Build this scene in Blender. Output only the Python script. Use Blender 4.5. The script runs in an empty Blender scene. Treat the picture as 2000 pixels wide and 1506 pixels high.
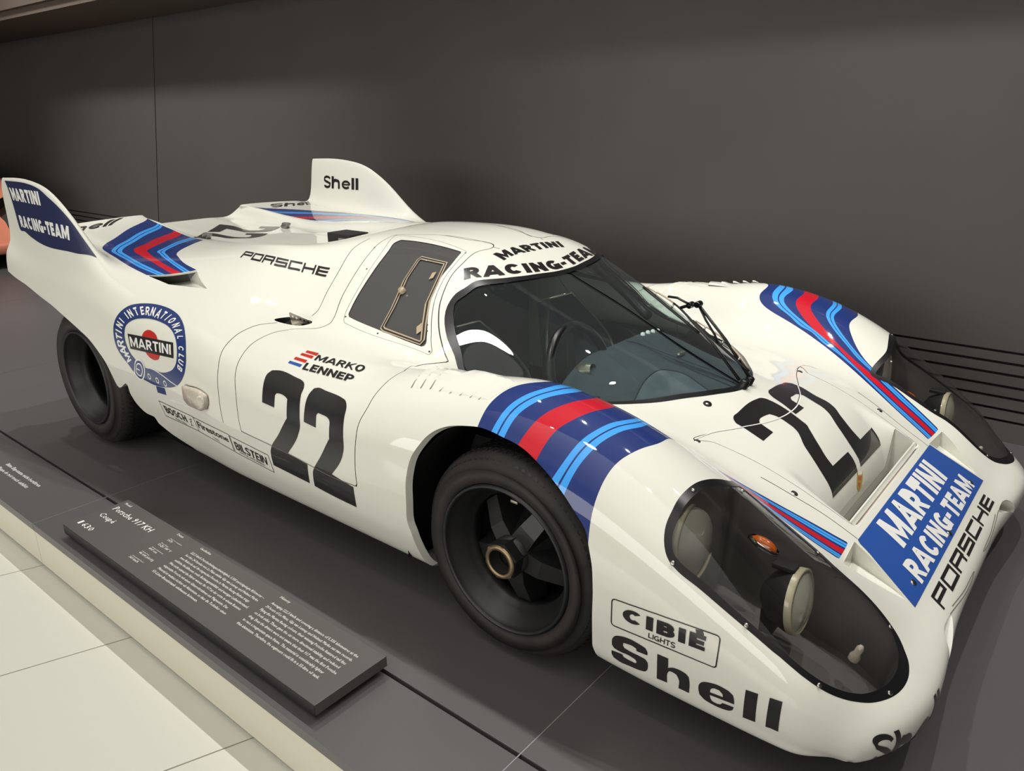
import bpy, bmesh, math, random
import numpy as np
from mathutils import Vector, Matrix
from mathutils.bvhtree import BVHTree

# ------------------------------------------------------------------ camera, world, lights, exposure
scene = bpy.context.scene
def rgb(r, g, b):
    f = lambda c: (c/255/12.92) if c/255 <= .04045 else ((c/255+.055)/1.055)**2.4
    return (f(r), f(g), f(b), 1)
cam_data = bpy.data.cameras.new('camera'); cam = bpy.data.objects.new('camera', cam_data); scene.collection.objects.link(cam)
yaw, pit, rol = 2.260403850174863, -0.3371731208443857, -0.01205049989172836
_d = Vector((math.cos(pit)*math.cos(yaw), math.cos(pit)*math.sin(yaw), math.sin(pit)))
_r0 = Vector((math.sin(yaw), -math.cos(yaw), 0)); _u0 = _r0.cross(_d)
_r = math.cos(rol)*_r0+math.sin(rol)*_u0; _u = -math.sin(rol)*_r0+math.cos(rol)*_u0
cam.matrix_world = Matrix(((_r.x, _u.x, -_d.x, 1.10558), (_r.y, _u.y, -_d.y, -2.18225), (_r.z, _u.z, -_d.z, 1.34865), (0, 0, 0, 1)))
cam_data.sensor_width = 36; cam_data.lens = 1516.2748/2000*36; cam_data.clip_start = .05; cam_data.clip_end = 100
scene.camera = cam
scene.view_settings.view_transform = 'Standard'; scene.view_settings.look = 'None'
scene.view_settings.gamma = 1; scene.view_settings.use_curve_mapping = False
scene.view_settings.exposure = 0.0
world = bpy.data.worlds.new('hall_ambience'); scene.world = world; world.use_nodes = True
world.node_tree.nodes['Background'].inputs[0].default_value = (1, .97, .93, 1)
world.node_tree.nodes['Background'].inputs[1].default_value = .03
def area(name, loc, target, sx, sy, power, col=(1, .975, .935), spread=180):
    l = bpy.data.lights.new(name, 'AREA'); l.shape = 'RECTANGLE'; l.size = sx; l.size_y = sy; l.energy = power; l.color = col
    l.spread = math.radians(spread)
    o = bpy.data.objects.new(name, l); scene.collection.objects.link(o); o.location = loc
    o.rotation_euler = (Vector(target)-Vector(loc)).to_track_quat('-Z', 'Y').to_euler(); return o
def spot(name, loc, target, power, angle, blend=.3, size=.04, col=(1, .975, .935)):
    l = bpy.data.lights.new(name, 'SPOT'); l.energy = power; l.spot_size = math.radians(angle); l.spot_blend = blend
    l.shadow_soft_size = size; l.color = col
    o = bpy.data.objects.new(name, l); scene.collection.objects.link(o); o.location = loc
    o.rotation_euler = (Vector(target)-Vector(loc)).to_track_quat('-Z', 'Y').to_euler(); return o
# added unseen fill for the car's flank, the hall's luminous ceiling, spots over the stage and the aisle, a wall washer
area('hall_flank_fill', (-1.5, -8.9, 2.0), (-1.5, 0, .9), 14.0, 2.6, 430, (1, .975, .94))
area('hall_ceiling_light', (-1.0, -5.6, 4.7), (-1.0, -5.6, 0), 14.0, 6.0, 190, (1, .98, .95), 110)
for k, x in enumerate((-5.2, -3.6, -2.2, -.8, .6, 1.9)):
    spot('stage_spot', (x, .25, 4.5), (x+.1, .02, 0), 212, 76, .8, .035)
for k, x in enumerate((-4.4, -1.6, 1.4)):
    spot('track_spot', (x, -2.4, 4.4), (x+.2, -1.3, .2), 40, 50, .5, .03)
spot('track_spot', (-4.6, -.6, 4.4), (-4.2, -.7, 0), 260, 60, .8, .05)
spot('wall_wash', (-6.2, -1.6, 4.4), (-6.0, 1.6, .7), 600, 76, .9, .3)
spot('wall_wash', (-.4, -2.2, 4.5), (-.3, 1.6, .5), 260, 60, .9, .25)

# ------------------------------------------------------------------ car body surface (half, s = distance from the centre plane)
# each station: nominal position along the car, then (s, z) for 18 rows from the centre line to the sill return
STATIONS = [
 (-2.75,[(0,.810),(.13,.810),(.245,.812),(.287,.866),(.335,.870),(.5,.866),(.65,.860),(.755,.862),(.824,1.06),(.848,1.114),(.874,1.05),(.900,.825),(.93,.765),(.94,.68),(.935,.5),(.915,.3),(.87,.15),(.8,.15)]),
 (-2.5,[(0,.803),(.13,.803),(.25,.805),(.295,.838),(.345,.845),(.5,.843),(.65,.838),(.765,.842),(.827,1.03),(.851,1.094),(.881,1.01),(.91,.81),(.935,.74),(.945,.66),(.94,.5),(.92,.3),(.87,.15),(.8,.15)]),
 (-2.3,[(0,.80),(.13,.80),(.25,.802),(.30,.820),(.36,.831),(.5,.832),(.65,.826),(.775,.825),(.826,.94),(.853,1.004),(.886,.925),(.915,.795),(.94,.72),(.95,.63),(.95,.45),(.93,.3),(.88,.16),(.8,.15)]),
 (-2.05,[(0,.80),(.14,.80),(.25,.803),(.33,.832),(.39,.838),(.5,.832),(.65,.818),(.775,.803),(.83,.808),(.855,.812),(.885,.792),(.915,.74),(.94,.68),(.95,.60),(.948,.45),(.925,.3),(.88,.17),(.8,.15)]),
 (-1.75,[(0,.80),(.15,.802),(.28,.82),(.375,.852),(.43,.853),(.52,.838),(.63,.812),(.73,.78),(.79,.755),(.835,.73),(.875,.70),(.91,.655),(.935,.6),(.945,.52),(.94,.40),(.92,.28),(.88,.17),(.8,.15)]),
 (-1.45,[(0,.85),(.15,.852),(.29,.872),(.385,.880),(.45,.862),(.53,.828),(.62,.788),(.70,.757),(.76,.733),(.81,.709),(.86,.675),(.9,.63),(.93,.57),(.945,.49),(.94,.38),(.92,.27),(.87,.16),(.8,.14)]),
 (-1.2,[(0,.935),(.16,.93),(.29,.908),(.37,.872),(.50,.775),(.58,.728),(.65,.703),(.71,.69),(.765,.675),(.815,.653),(.86,.62),(.9,.575),(.93,.51),(.945,.43),(.94,.33),(.92,.24),(.87,.15),(.8,.135)]),
 (-.9,[(0,.941),(.16,.937),(.28,.921),(.36,.889),(.59,.718),(.645,.684),(.69,.668),(.735,.659),(.78,.648),(.825,.626),(.868,.59),(.905,.545),(.933,.485),(.945,.41),(.94,.32),(.92,.235),(.87,.15),(.8,.135)]),
 (-.75,[(0,.930),(.15,.926),(.28,.909),(.365,.877),(.583,.704),(.638,.672),(.683,.66),(.729,.653),(.775,.643),(.823,.621),(.866,.586),(.905,.541),(.932,.481),(.945,.405),(.94,.317),(.92,.235),(.87,.15),(.8,.135)]),
 (-.6,[(0,.900),(.15,.897),(.28,.882),(.37,.850),(.575,.692),(.63,.662),(.675,.652),(.72,.648),(.77,.638),(.82,.615),(.865,.58),(.905,.535),(.932,.475),(.944,.40),(.94,.315),(.92,.235),(.87,.15),(.8,.135)]),
 (-.5,[(0,.857),(.15,.853),(.285,.837),(.39,.800),(.555,.668),(.60,.630),(.642,.634),(.692,.654),(.745,.655),(.80,.64),(.85,.608),(.893,.565),(.926,.503),(.942,.42),(.938,.322),(.92,.238),(.87,.15),(.8,.135)]),
 (-.4,[(0,.815),(.15,.811),(.30,.788),(.42,.730),(.535,.604),(.572,.578),(.612,.594),(.662,.648),(.72,.671),(.775,.668),(.83,.64),(.88,.595),(.92,.53),(.94,.44),(.937,.33),(.92,.24),(.87,.15),(.8,.135)]),
 (-.2,[(0,.738),(.15,.733),(.28,.708),(.39,.645),(.48,.575),(.525,.558),(.572,.582),(.625,.643),(.69,.685),(.75,.69),(.815,.665),(.87,.62),(.915,.545),(.939,.45),(.937,.33),(.92,.24),(.87,.15),(.8,.135)]),
 (0,[(0,.645),(.14,.640),(.24,.612),(.325,.573),(.39,.556),(.455,.550),(.53,.59),(.60,.65),(.67,.705),(.735,.720),(.80,.70),(.86,.655),(.91,.575),(.938,.46),(.935,.34),(.92,.24),(.87,.15),(.8,.135)]),
 (.2,[(0,.566),(.12,.556),(.2,.540),(.28,.531),(.37,.529),(.45,.535),(.53,.566),(.60,.625),(.67,.675),(.735,.69),(.80,.675),(.86,.635),(.91,.555),(.937,.45),(.936,.33),(.918,.225),(.88,.135),(.81,.12)]),
 (.4,[(0,.492),(.12,.491),(.22,.490),(.30,.489),(.38,.488),(.46,.490),(.53,.515),(.60,.565),(.67,.602),(.735,.612),(.80,.598),(.855,.562),(.905,.5),(.932,.42),(.933,.32),(.916,.215),(.885,.125),(.82,.112)]),
 (.6,[(0,.405),(.12,.404),(.22,.403),(.30,.402),(.38,.401),(.46,.404),(.53,.420),(.6,.455),(.67,.482),(.735,.486),(.8,.472),(.85,.442),(.895,.40),(.92,.34),(.922,.265),(.908,.185),(.88,.12),(.81,.11)]),
 (.75,[(0,.325),(.12,.325),(.22,.324),(.30,.323),(.38,.322),(.46,.325),(.53,.340),(.6,.358),(.67,.373),(.735,.374),(.795,.36),(.84,.336),(.88,.305),(.9,.265),(.902,.205),(.889,.152),(.867,.115),(.8,.108)]),
]
TAIL = (-2.95,[(-2.975,0,.820),(-2.975,.13,.820),(-2.955,.245,.821),(-2.90,.281,.866),(-2.865,.30,.886),(-2.868,.5,.882),(-2.875,.65,.874),(-2.885,.755,.873),(-2.928,.824,1.05),(-2.938,.848,1.108),(-2.925,.868,1.05),(-2.865,.893,.85),(-2.86,.925,.79),(-2.865,.935,.70),(-2.87,.93,.5),(-2.87,.915,.3),(-2.87,.87,.15),(-2.87,.8,.15)])
NOSE = [
 (.86,[(.86,0,.252),(.86,.12,.252),(.86,.22,.251),(.86,.30,.251),(.86,.38,.250),(.86,.46,.251),(.86,.53,.257),(.86,.6,.265),(.86,.665,.271),(.858,.725,.267),(.852,.775,.256),(.845,.815,.238),(.836,.845,.215),(.829,.862,.19),(.825,.86,.16),(.822,.848,.135),(.818,.83,.12),(.81,.79,.12)]),
 (.945,[(.927,0,.185),(.927,.12,.185),(.928,.22,.185),(.931,.30,.185),(.938,.38,.185),(.945,.46,.187),(.951,.53,.189),(.954,.6,.19),(.951,.65,.19),(.942,.70,.187),(.927,.745,.18),(.909,.78,.171),(.890,.807,.16),(.873,.825,.149),(.860,.833,.138),(.849,.833,.128),(.840,.826,.119),(.83,.80,.117)]),
 (.985,[(.918,0,.13),(.918,.12,.13),(.919,.22,.13),(.922,.30,.13),(.928,.38,.129),(.935,.46,.128),(.941,.53,.127),(.944,.6,.126),(.941,.65,.125),(.932,.695,.124),(.917,.737,.122),(.899,.770,.12),(.882,.795,.118),(.867,.812,.117),(.856,.820,.116),(.847,.82,.115),(.838,.815,.114),(.828,.795,.114)]),
 (1.02,[(.87,0,.118),(.87,.12,.118),(.871,.22,.118),(.874,.30,.118),(.879,.38,.117),(.885,.46,.117),(.891,.53,.116),(.894,.6,.116),(.893,.65,.115),(.887,.68,.115),(.877,.715,.114),(.863,.745,.113),(.850,.768,.112),(.840,.785,.112),(.832,.793,.112),(.826,.795,.112),(.820,.79,.112),(.812,.775,.112)]),
]
def pchip(xk, yk, x):
    xk = np.asarray(xk, float); yk = np.asarray(yk, float); h = np.diff(xk); d = np.diff(yk, axis=0)/h[:, None]
    m = np.zeros_like(yk)
    w1 = 2*h[1:]+h[:-1]; w2 = h[1:]+2*h[:-1]
    a, b = d[:-1], d[1:]
    ok = a*b > 0
    with np.errstate(divide='ignore', invalid='ignore'):
        hm = (w1+w2)[:, None]/(w1[:, None]/a+w2[:, None]/b)
    m[1:-1] = np.where(ok, hm, 0); m[0] = d[0]; m[-1] = d[-1]
    i = np.clip(np.searchsorted(xk, x, 'right')-1, 0, len(h)-1)
    t = ((x-xk[i])/h[i])[:, None]; H = h[i][:, None]
    return (yk[i]*(1+2*t)*(1-t)**2 + m[i]*H*t*(1-t)**2 + yk[i+1]*t*t*(3-2*t) + m[i+1]*H*t*t*(t-1))
def catmull(xk, yk, x):
    xk = np.asarray(xk, float); yk = np.asarray(yk, float); h = np.diff(xk)[:, None]; d = np.diff(yk, axis=0)/h
    m = np.empty_like(yk); m[0] = d[0]; m[-1] = d[-1]
    m[1:-1] = (d[:-1]*h[1:]+d[1:]*h[:-1])/(h[1:]+h[:-1])
    i = np.clip(np.searchsorted(xk, x, 'right')-1, 0, len(h)-1)
    t = ((x-xk[i])/h[i, 0])[:, None]; H = h[i]
    return (yk[i]*(1+2*t)*(1-t)**2 + m[i]*H*t*(1-t)**2 + yk[i+1]*t*t*(3-2*t) + m[i+1]*H*t*t*(t-1))
def gauss_axis(A, sig, axis, reflect0=None):
    r = int(3*sig)+1; k = np.exp(-.5*(np.arange(-r, r+1)/sig)**2); k /= k.sum()
    A = np.moveaxis(A, axis, 0); n = len(A)
    # odd extension about the two ends keeps the end points fixed
    pre = 2*A[0]-A[r:0:-1]; post = 2*A[-1]-A[-2:-r-2:-1]
    if reflect0 is not None: pre = A[r:0:-1]*np.array(reflect0)
    E = np.concatenate([pre, A, post]); out = np.zeros_like(A)
    for j in range(2*r+1): out += k[j]*E[j:j+n]
    return np.moveaxis(out, 0, axis)
NU, NV = 440, 190
LID_ROLL = np.array([(.40, 0), (.452, 0), (.47, -.0015), (.49, -.005), (.515, -.013), (.54, -.025), (.562, -.040), (.580, -.060), (.592, -.085), (.598, -.108), (.604, -.14), (.61, -.15), (.70, -.15)])
def body_grid():
    us, net = [TAIL[0]], [TAIL[1]]
    for x, rows in STATIONS: us.append(x); net.append([(x, s, z) for s, z in rows])
    for u, rows in NOSE: us.append(u); net.append(rows)
    net = np.array(net, float); us = np.array(us)
    # even spacing along the car, denser at the nose
    u = np.concatenate([np.linspace(-2.95, .72, NU-110, endpoint=False), np.linspace(.72, 1.02, 110)])
    L = pchip(us, net.reshape(len(us), -1), u).reshape(len(u), 18, 3)
    G = np.empty((len(u), NV, 3))
    # rows: chord length averaged over the length so the rows run smoothly
    ch = np.linalg.norm(np.diff(net, axis=1), axis=2).mean(0); ch = np.concatenate([[0], np.cumsum(ch)])
    v = np.linspace(0, ch[-1], NV)
    for i in range(len(u)): G[i] = catmull(ch, L[i], v)
    G = gauss_axis(G, 5.0, 0)
    G = gauss_axis(G, 2.0, 1, reflect0=(1, -1, 1))
    G[:, 0, 1] = 0
    # finer spacing where the front lid rolls down into the radiator outlet
    u2 = np.concatenate([np.linspace(-2.95, .45, 306, endpoint=False), np.linspace(.45, .61, 44, endpoint=False), np.linspace(.61, .72, 14, endpoint=False), np.linspace(.72, 1.02, 110)])
    G = catmull(u, G.reshape(len(u), -1), u2).reshape(len(u2), NV, 3)
    x, s = G[:, :, 0], G[:, :, 1]
    e = np.clip((.318-s)/.055, 0, 1); e = e*e*(3-2*e)
    d = pchip(LID_ROLL[:, 0], LID_ROLL[:, 1:], np.clip(x, LID_ROLL[0, 0], LID_ROLL[-1, 0]).ravel()).reshape(x.shape)
    back = np.clip((.672-x)/.004, 0, 1); G[:, :, 2] += d*e*back
    return u2, v, G

# ------------------------------------------------------------------ materials
def mat(name, col, rough=.5, metal=0.0, coat=0.0, spec=.5, bump=None, emis=None, noise=None):
    m = bpy.data.materials.new(name); m.use_nodes = True; nt = m.node_tree; b = nt.nodes['Principled BSDF']
    b.inputs['Base Color'].default_value = col; b.inputs['Roughness'].default_value = rough; b.inputs['Metallic'].default_value = metal
    b.inputs['Coat Weight'].default_value = coat; b.inputs['Coat Roughness'].default_value = .03; b.inputs['Specular IOR Level'].default_value = spec
    if emis: b.inputs['Emission Color'].default_value = emis[0]; b.inputs['Emission Strength'].default_value = emis[1]
    if bump or noise:
        tc = nt.nodes.new('ShaderNodeTexCoord')
    if bump:
        n = nt.nodes.new('ShaderNodeTexNoise'); n.inputs['Scale'].default_value = bump[0]; n.inputs['Detail'].default_value = 3
        bp = nt.nodes.new('ShaderNodeBump'); bp.inputs['Strength'].default_value = bump[1]; bp.inputs['Distance'].default_value = bump[2]
        nt.links.new(tc.outputs['Object'], n.inputs['Vector']); nt.links.new(n.outputs['Fac'], bp.inputs['Height']); nt.links.new(bp.outputs['Normal'], b.inputs['Normal'])
    if noise:
        n2 = nt.nodes.new('ShaderNodeTexNoise'); n2.inputs['Scale'].default_value = noise[0]; n2.inputs['Detail'].default_value = 4
        mx = nt.nodes.new('ShaderNodeMix'); mx.data_type = 'RGBA'; mx.inputs[6].default_value = col; mx.inputs[7].default_value = noise[1]
        cr = nt.nodes.new('ShaderNodeMapRange'); cr.inputs[1].default_value = .35; cr.inputs[2].default_value = .65
        nt.links.new(tc.outputs['Object'], n2.inputs['Vector']); nt.links.new(n2.outputs['Fac'], cr.inputs[0]); nt.links.new(cr.outputs[0], mx.inputs[0])
        nt.links.new(mx.outputs[2], b.inputs['Base Color'])
    return m
def glass(name, tint=(1, 1, 1, 1), rough=0.0, ior=1.45, refl_fill=0.0, refl_col=(.45, .45, .44, 1)):
    m = bpy.data.materials.new(name); m.use_nodes = True; nt = m.node_tree; nt.nodes.remove(nt.nodes['Principled BSDF'])
    out = nt.nodes['Material Output']; t = nt.nodes.new('ShaderNodeBsdfTransparent'); t.inputs[0].default_value = tint
    g = nt.nodes.new('ShaderNodeBsdfGlossy'); g.inputs['Roughness'].default_value = rough; f = nt.nodes.new('ShaderNodeFresnel')
    ge = nt.nodes.new('ShaderNodeNewGeometry'); mr = nt.nodes.new('ShaderNodeMapRange'); mr.inputs[3].default_value = ior; mr.inputs[4].default_value = 1/ior     # a thin pane reflects alike from both faces
    nt.links.new(ge.outputs['Backfacing'], mr.inputs[0]); nt.links.new(mr.outputs[0], f.inputs[0])
    mx = nt.nodes.new('ShaderNodeMixShader'); nt.links.new(f.outputs[0], mx.inputs[0]); nt.links.new(t.outputs[0], mx.inputs[1]); nt.links.new(g.outputs[0], mx.inputs[2])
    
    if refl_fill:                                                            # diffuse tone mixed in to stand for reflections the panes lack
        df = nt.nodes.new('ShaderNodeBsdfDiffuse'); df.inputs[0].default_value = refl_col; hz = nt.nodes.new('ShaderNodeMixShader'); hz.inputs[0].default_value = refl_fill
        nt.links.new(mx.outputs[0], hz.inputs[1]); nt.links.new(df.outputs[0], hz.inputs[2]); nt.links.new(hz.outputs[0], out.inputs[0])
    else: nt.links.new(mx.outputs[0], out.inputs[0])
    return m
def milk(name, col, fac):
    m = bpy.data.materials.new(name); m.use_nodes = True; nt = m.node_tree; b = nt.nodes['Principled BSDF']; out = nt.nodes['Material Output']
    b.inputs['Base Color'].default_value = col; b.inputs['Roughness'].default_value = .12; b.inputs['Coat Weight'].default_value = 1
    t = nt.nodes.new('ShaderNodeBsdfTransparent'); mx = nt.nodes.new('ShaderNodeMixShader'); mx.inputs[0].default_value = fac
    nt.links.new(t.outputs[0], mx.inputs[1]); nt.links.new(b.outputs[0], mx.inputs[2]); nt.links.new(mx.outputs[0], out.inputs[0]); return m
M = dict(
 paint=mat('white_enamel', rgb(224, 224, 213), .6, coat=1.0, spec=.2),
 navy=mat('navy_paint', rgb(22, 46, 112), .6, coat=1.0, spec=.2), light=mat('light_blue_paint', rgb(62, 160, 242), .6, coat=1.0, spec=.2),
 red=mat('red_paint', rgb(196, 4, 34), .6, coat=1.0, spec=.2), blue=mat('blue_paint', rgb(36, 80, 160), .6, coat=1.0, spec=.2), ring=mat('ring_blue', rgb(28, 52, 110), .6, coat=1.0, spec=.2),
 louvremouth=mat('louvre_mouth', rgb(104, 102, 94), .7), finblue=mat('fin_blue_refl_dark', rgb(30, 38, 76), .5, coat=1.0, spec=.2), black=mat('black_paint', rgb(30, 30, 31), .3, coat=.6), white=mat('white_lettering', rgb(235, 235, 232), .35, coat=.5),  # fin blue: the darkness of its reflections is put into the colour
 brick=mat('signal_red', rgb(190, 40, 32), .3, coat=.8), flagblue=mat('flag_blue', rgb(30, 84, 165), .3, coat=.8),
 gap=mat('panel_gap', rgb(52, 50, 46), .7), gapsoft=mat('panel_line', rgb(120, 118, 108), .6), rubber=mat('rubber_seal', rgb(22, 22, 24), .32, spec=.4),
 tyre=mat('tyre_rubber', rgb(38, 36, 34), .62, spec=.35, bump=(60, .25, .004), noise=(9, rgb(48, 44, 41))), tread=mat('tread_rubber', rgb(30, 30, 31), .45, spec=.4),
 wheel=mat('black_magnesium', rgb(27, 27, 28), .42, spec=.5), brass=mat('wheel_nut_metal', rgb(150, 130, 102), .35, metal=.85),
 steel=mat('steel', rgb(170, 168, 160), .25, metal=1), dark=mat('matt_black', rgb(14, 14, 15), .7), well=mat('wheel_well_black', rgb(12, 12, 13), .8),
 liner=mat('cabin_black', rgb(34, 34, 36), .7), fabric=mat('dash_fabric', rgb(52, 59, 66), .85, bump=(900, .3, .001), noise=(14, rgb(44, 50, 57))),
 suede=mat('suede_pad', rgb(78, 86, 92), .9, bump=(500, .3, .001), noise=(18, rgb(62, 70, 78))), seat=mat('seat_shell', rgb(48, 55, 62), .5),
 chrome=mat('bright_metal', rgb(215, 215, 212), .12, metal=1), lampglass=milk('lamp_glass', rgb(206, 206, 190), .68), reflector=mat('lamp_reflector', rgb(205, 205, 190), .22, metal=.9),
 lamprim=mat('lamp_rim', rgb(190, 182, 154), .3, coat=1), orange=mat('amber_lens', rgb(196, 92, 20), .2, coat=1), bucket=mat('lamp_bay_black', rgb(98, 95, 93), .36, spec=.6, bump=(40, .15, .002)),
 ws=glass('windscreen_glass', (.82, .93, .91, 1), refl_fill=.03, refl_col=(.5, .56, .58, 1)), sideglass=glass('side_glass', (.84, .84, .80, 1), ior=1.6, refl_fill=.15), lens=glass('clear_plastic', (.86, .86, .85, 1), .01, 1.5),
 perspex=mat('perspex_edge', rgb(176, 158, 132), .25, coat=1), alu=mat('aluminium', rgb(168, 162, 148), .35, metal=.9), duct=mat('duct_grey', rgb(150, 150, 140), .45),
 ductdark=mat('duct_dark', rgb(86, 86, 80), .6), salmon=mat('salmon_paint', rgb(226, 140, 112), .3, coat=1.0),
 platform=mat('anthracite_board', rgb(86, 84, 85), .34, spec=.5, bump=(160, .05, .002)), fascia=mat('cream_fascia', rgb(205, 200, 182), .5),
 tile=mat('white_tile', rgb(206, 205, 195), .14, coat=.3), hallceil=mat('hall_ceiling', rgb(196, 193, 186), .8), hall=mat('hall_white', rgb(205, 204, 198), .8), grout=mat('tile_joint', rgb(130, 126, 112), .8),
 wall=mat('anthracite_wall', rgb(80, 77, 75), .5, spec=.4, noise=(1.3, rgb(84, 80, 77))), soffit=mat('soffit_brown', rgb(96, 85, 76), .6), joint=mat('joint_line', rgb(156, 152, 146), .6), slot=mat('slot_black', rgb(16, 15, 15), .8),
 plaque=mat('plaque_anthracite', rgb(84, 81, 79), .42, spec=.5), plaqueside=mat('plaque_side', rgb(18, 18, 18), .4), print=mat('white_print', rgb(236, 236, 232), .5),
 crest=mat('crest_gold', rgb(206, 170, 60), .35, metal=.3), bulb=mat('indicator_clear', rgb(196, 186, 172), .2, coat=1, bump=(90, .6, .004)),
 lampgrey=mat('smoke_lens', rgb(120, 120, 118), .2, coat=1), belt=mat('buckle_red', rgb(170, 40, 24), .4),
)

# ------------------------------------------------------------------ surface evaluation, cutting and lettering helpers
GU, GV, G = body_grid()
NUU, NVV = len(GU), len(GV)
_du = np.gradient(G, axis=0); _dv = np.gradient(G, axis=1)
GN = np.cross(_du, _dv); GN /= np.linalg.norm(GN, axis=2)[:, :, None]+1e-12
GN[:, 0] = np.where(np.abs(GN[:, 0]) > 0, GN[:, 0]*[1, 0, 1], 0); GN[:, 0] /= np.linalg.norm(GN[:, 0], axis=1)[:, None]
def surf(uv, A=None):
    A = G if A is None else A
    uv = np.atleast_2d(uv)
    a = np.interp(uv[:, 0], GU, np.arange(NUU)); b = np.interp(np.clip(uv[:, 1], 0, GV[-1]), GV, np.arange(NVV))
    i = np.clip(a.astype(int), 0, NUU-2); j = np.clip(b.astype(int), 0, NVV-2)
    s = (a-i)[:, None]; t = (b-j)[:, None]
    return A[i, j]*(1-s)*(1-t)+A[i+1, j]*s*(1-t)+A[i, j+1]*(1-s)*t+A[i+1, j+1]*s*t
def place(uv, off=0.0):
    """signed uv (negative v = right-hand side of the car) -> points and normals"""
    uv = np.array(np.atleast_2d(uv), float); sg = np.where(uv[:, 1] < 0, -1., 1.)
    q = np.stack([uv[:, 0], np.abs(uv[:, 1])], 1)
    P = surf(q); N = surf(q, GN); N /= np.linalg.norm(N, axis=1)[:, None]
    m = np.ones((len(q), 3)); m[:, 1] = sg
    return P*m+N*m*off, N*m
def polysdf(P, poly):
    poly = np.asarray(poly, float); a = poly; b = np.roll(poly, -1, 0)
    out = np.empty(len(P))
    for k in range(0, len(P), 20000):
        p = P[k:k+20000, None]; ab = b-a; ap = p-a
        t = np.clip((ap*ab).sum(2)/((ab*ab).sum(1)+1e-18), 0, 1)
        d = np.sqrt((((ap-t[:, :, None]*ab)**2).sum(2)).min(1))
        c1 = a[:, 1] <= p[:, :, 1]; c2 = b[:, 1] <= p[:, :, 1]
        cr = ab[:, 0]*ap[:, :, 1]-ab[:, 1]*ap[:, :, 0]
        wn = (c1 & ~c2 & (cr > 0)).sum(1)-(~c1 & c2 & (cr < 0)).sum(1)
        out[k:k+20000] = np.where(wn != 0, -d, d)
    return out
def sideline(P, line):
    """signed distance to an open polyline (positive to its left), ends extended"""
    line = np.asarray(line, float).copy()
    line[0] += (line[0]-line[1])*8; line[-1] += (line[-1]-line[-2])*8
    a, b = line[:-1], line[1:]; p = P[:, None]; ab = b-a; ap = p-a
    t = np.clip((ap*ab).sum(2)/((ab*ab).sum(1)+1e-18), 0, 1)
    d = (((ap-t[:, :, None]*ab)**2).sum(2)); k = d.argmin(1)
    cr = ab[k, 0]*(P[:, 1]-a[k, 1])-ab[k, 1]*(P[:, 0]-a[k, 0])
    return np.sqrt(d.min(1))*np.where(cr >= 0, 1, -1)
def resample(line, n):
    line = np.asarray(line, float); d = np.concatenate([[0], np.cumsum(np.linalg.norm(np.diff(line, axis=0), axis=1))])
    t = np.linspace(0, d[-1], n)
    return np.stack([np.interp(t, d, line[:, k]) for k in range(line.shape[1])], 1)
def smooth(line, closed=True, n=160, it=2):
    line = np.asarray(line, float)
    if closed: line = np.concatenate([line, line[:1]])
    # corner-keeping Catmull-Rom
    d = np.concatenate([[0], np.cumsum(np.linalg.norm(np.diff(line, axis=0), axis=1)+1e-9)])
    if closed:
        L3 = np.concatenate([line[:-1], line[:-1], line]); D3 = np.concatenate([d[:-1]-d[-1], d[:-1], d+d[-1]])
    else: L3, D3 = line, d
    t = np.linspace(0, d[-1], n, endpoint=not closed)
    return catmull(D3, L3, t)
def smart(pts, sharp=50, k=5):
    """round a traced closed outline but keep its sharp corners"""
    P = np.asarray(pts, float); n = len(P)
    d = np.roll(P, -1, 0)-P; a = np.arctan2(d[:, 1], d[:, 0]); turn = np.degrees(np.abs((a-np.roll(a, 1)+math.pi) % (2*math.pi)-math.pi))
    cs = [i for i in range(n) if turn[i] > sharp]
    if len(cs) < 2: return smooth(P, n=n*k)
    out = []
    for i, c in enumerate(cs):
        e = cs[(i+1) % len(cs)]; idx = [c]
        while idx[-1] != e or len(idx) == 1: idx.append((idx[-1]+1) % n)
        run = P[idx]
        out.append(run[:-1] if len(run) == 2 else smooth(run, closed=False, n=(len(run)-1)*k+1)[:-1])
    return np.concatenate(out)
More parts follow.
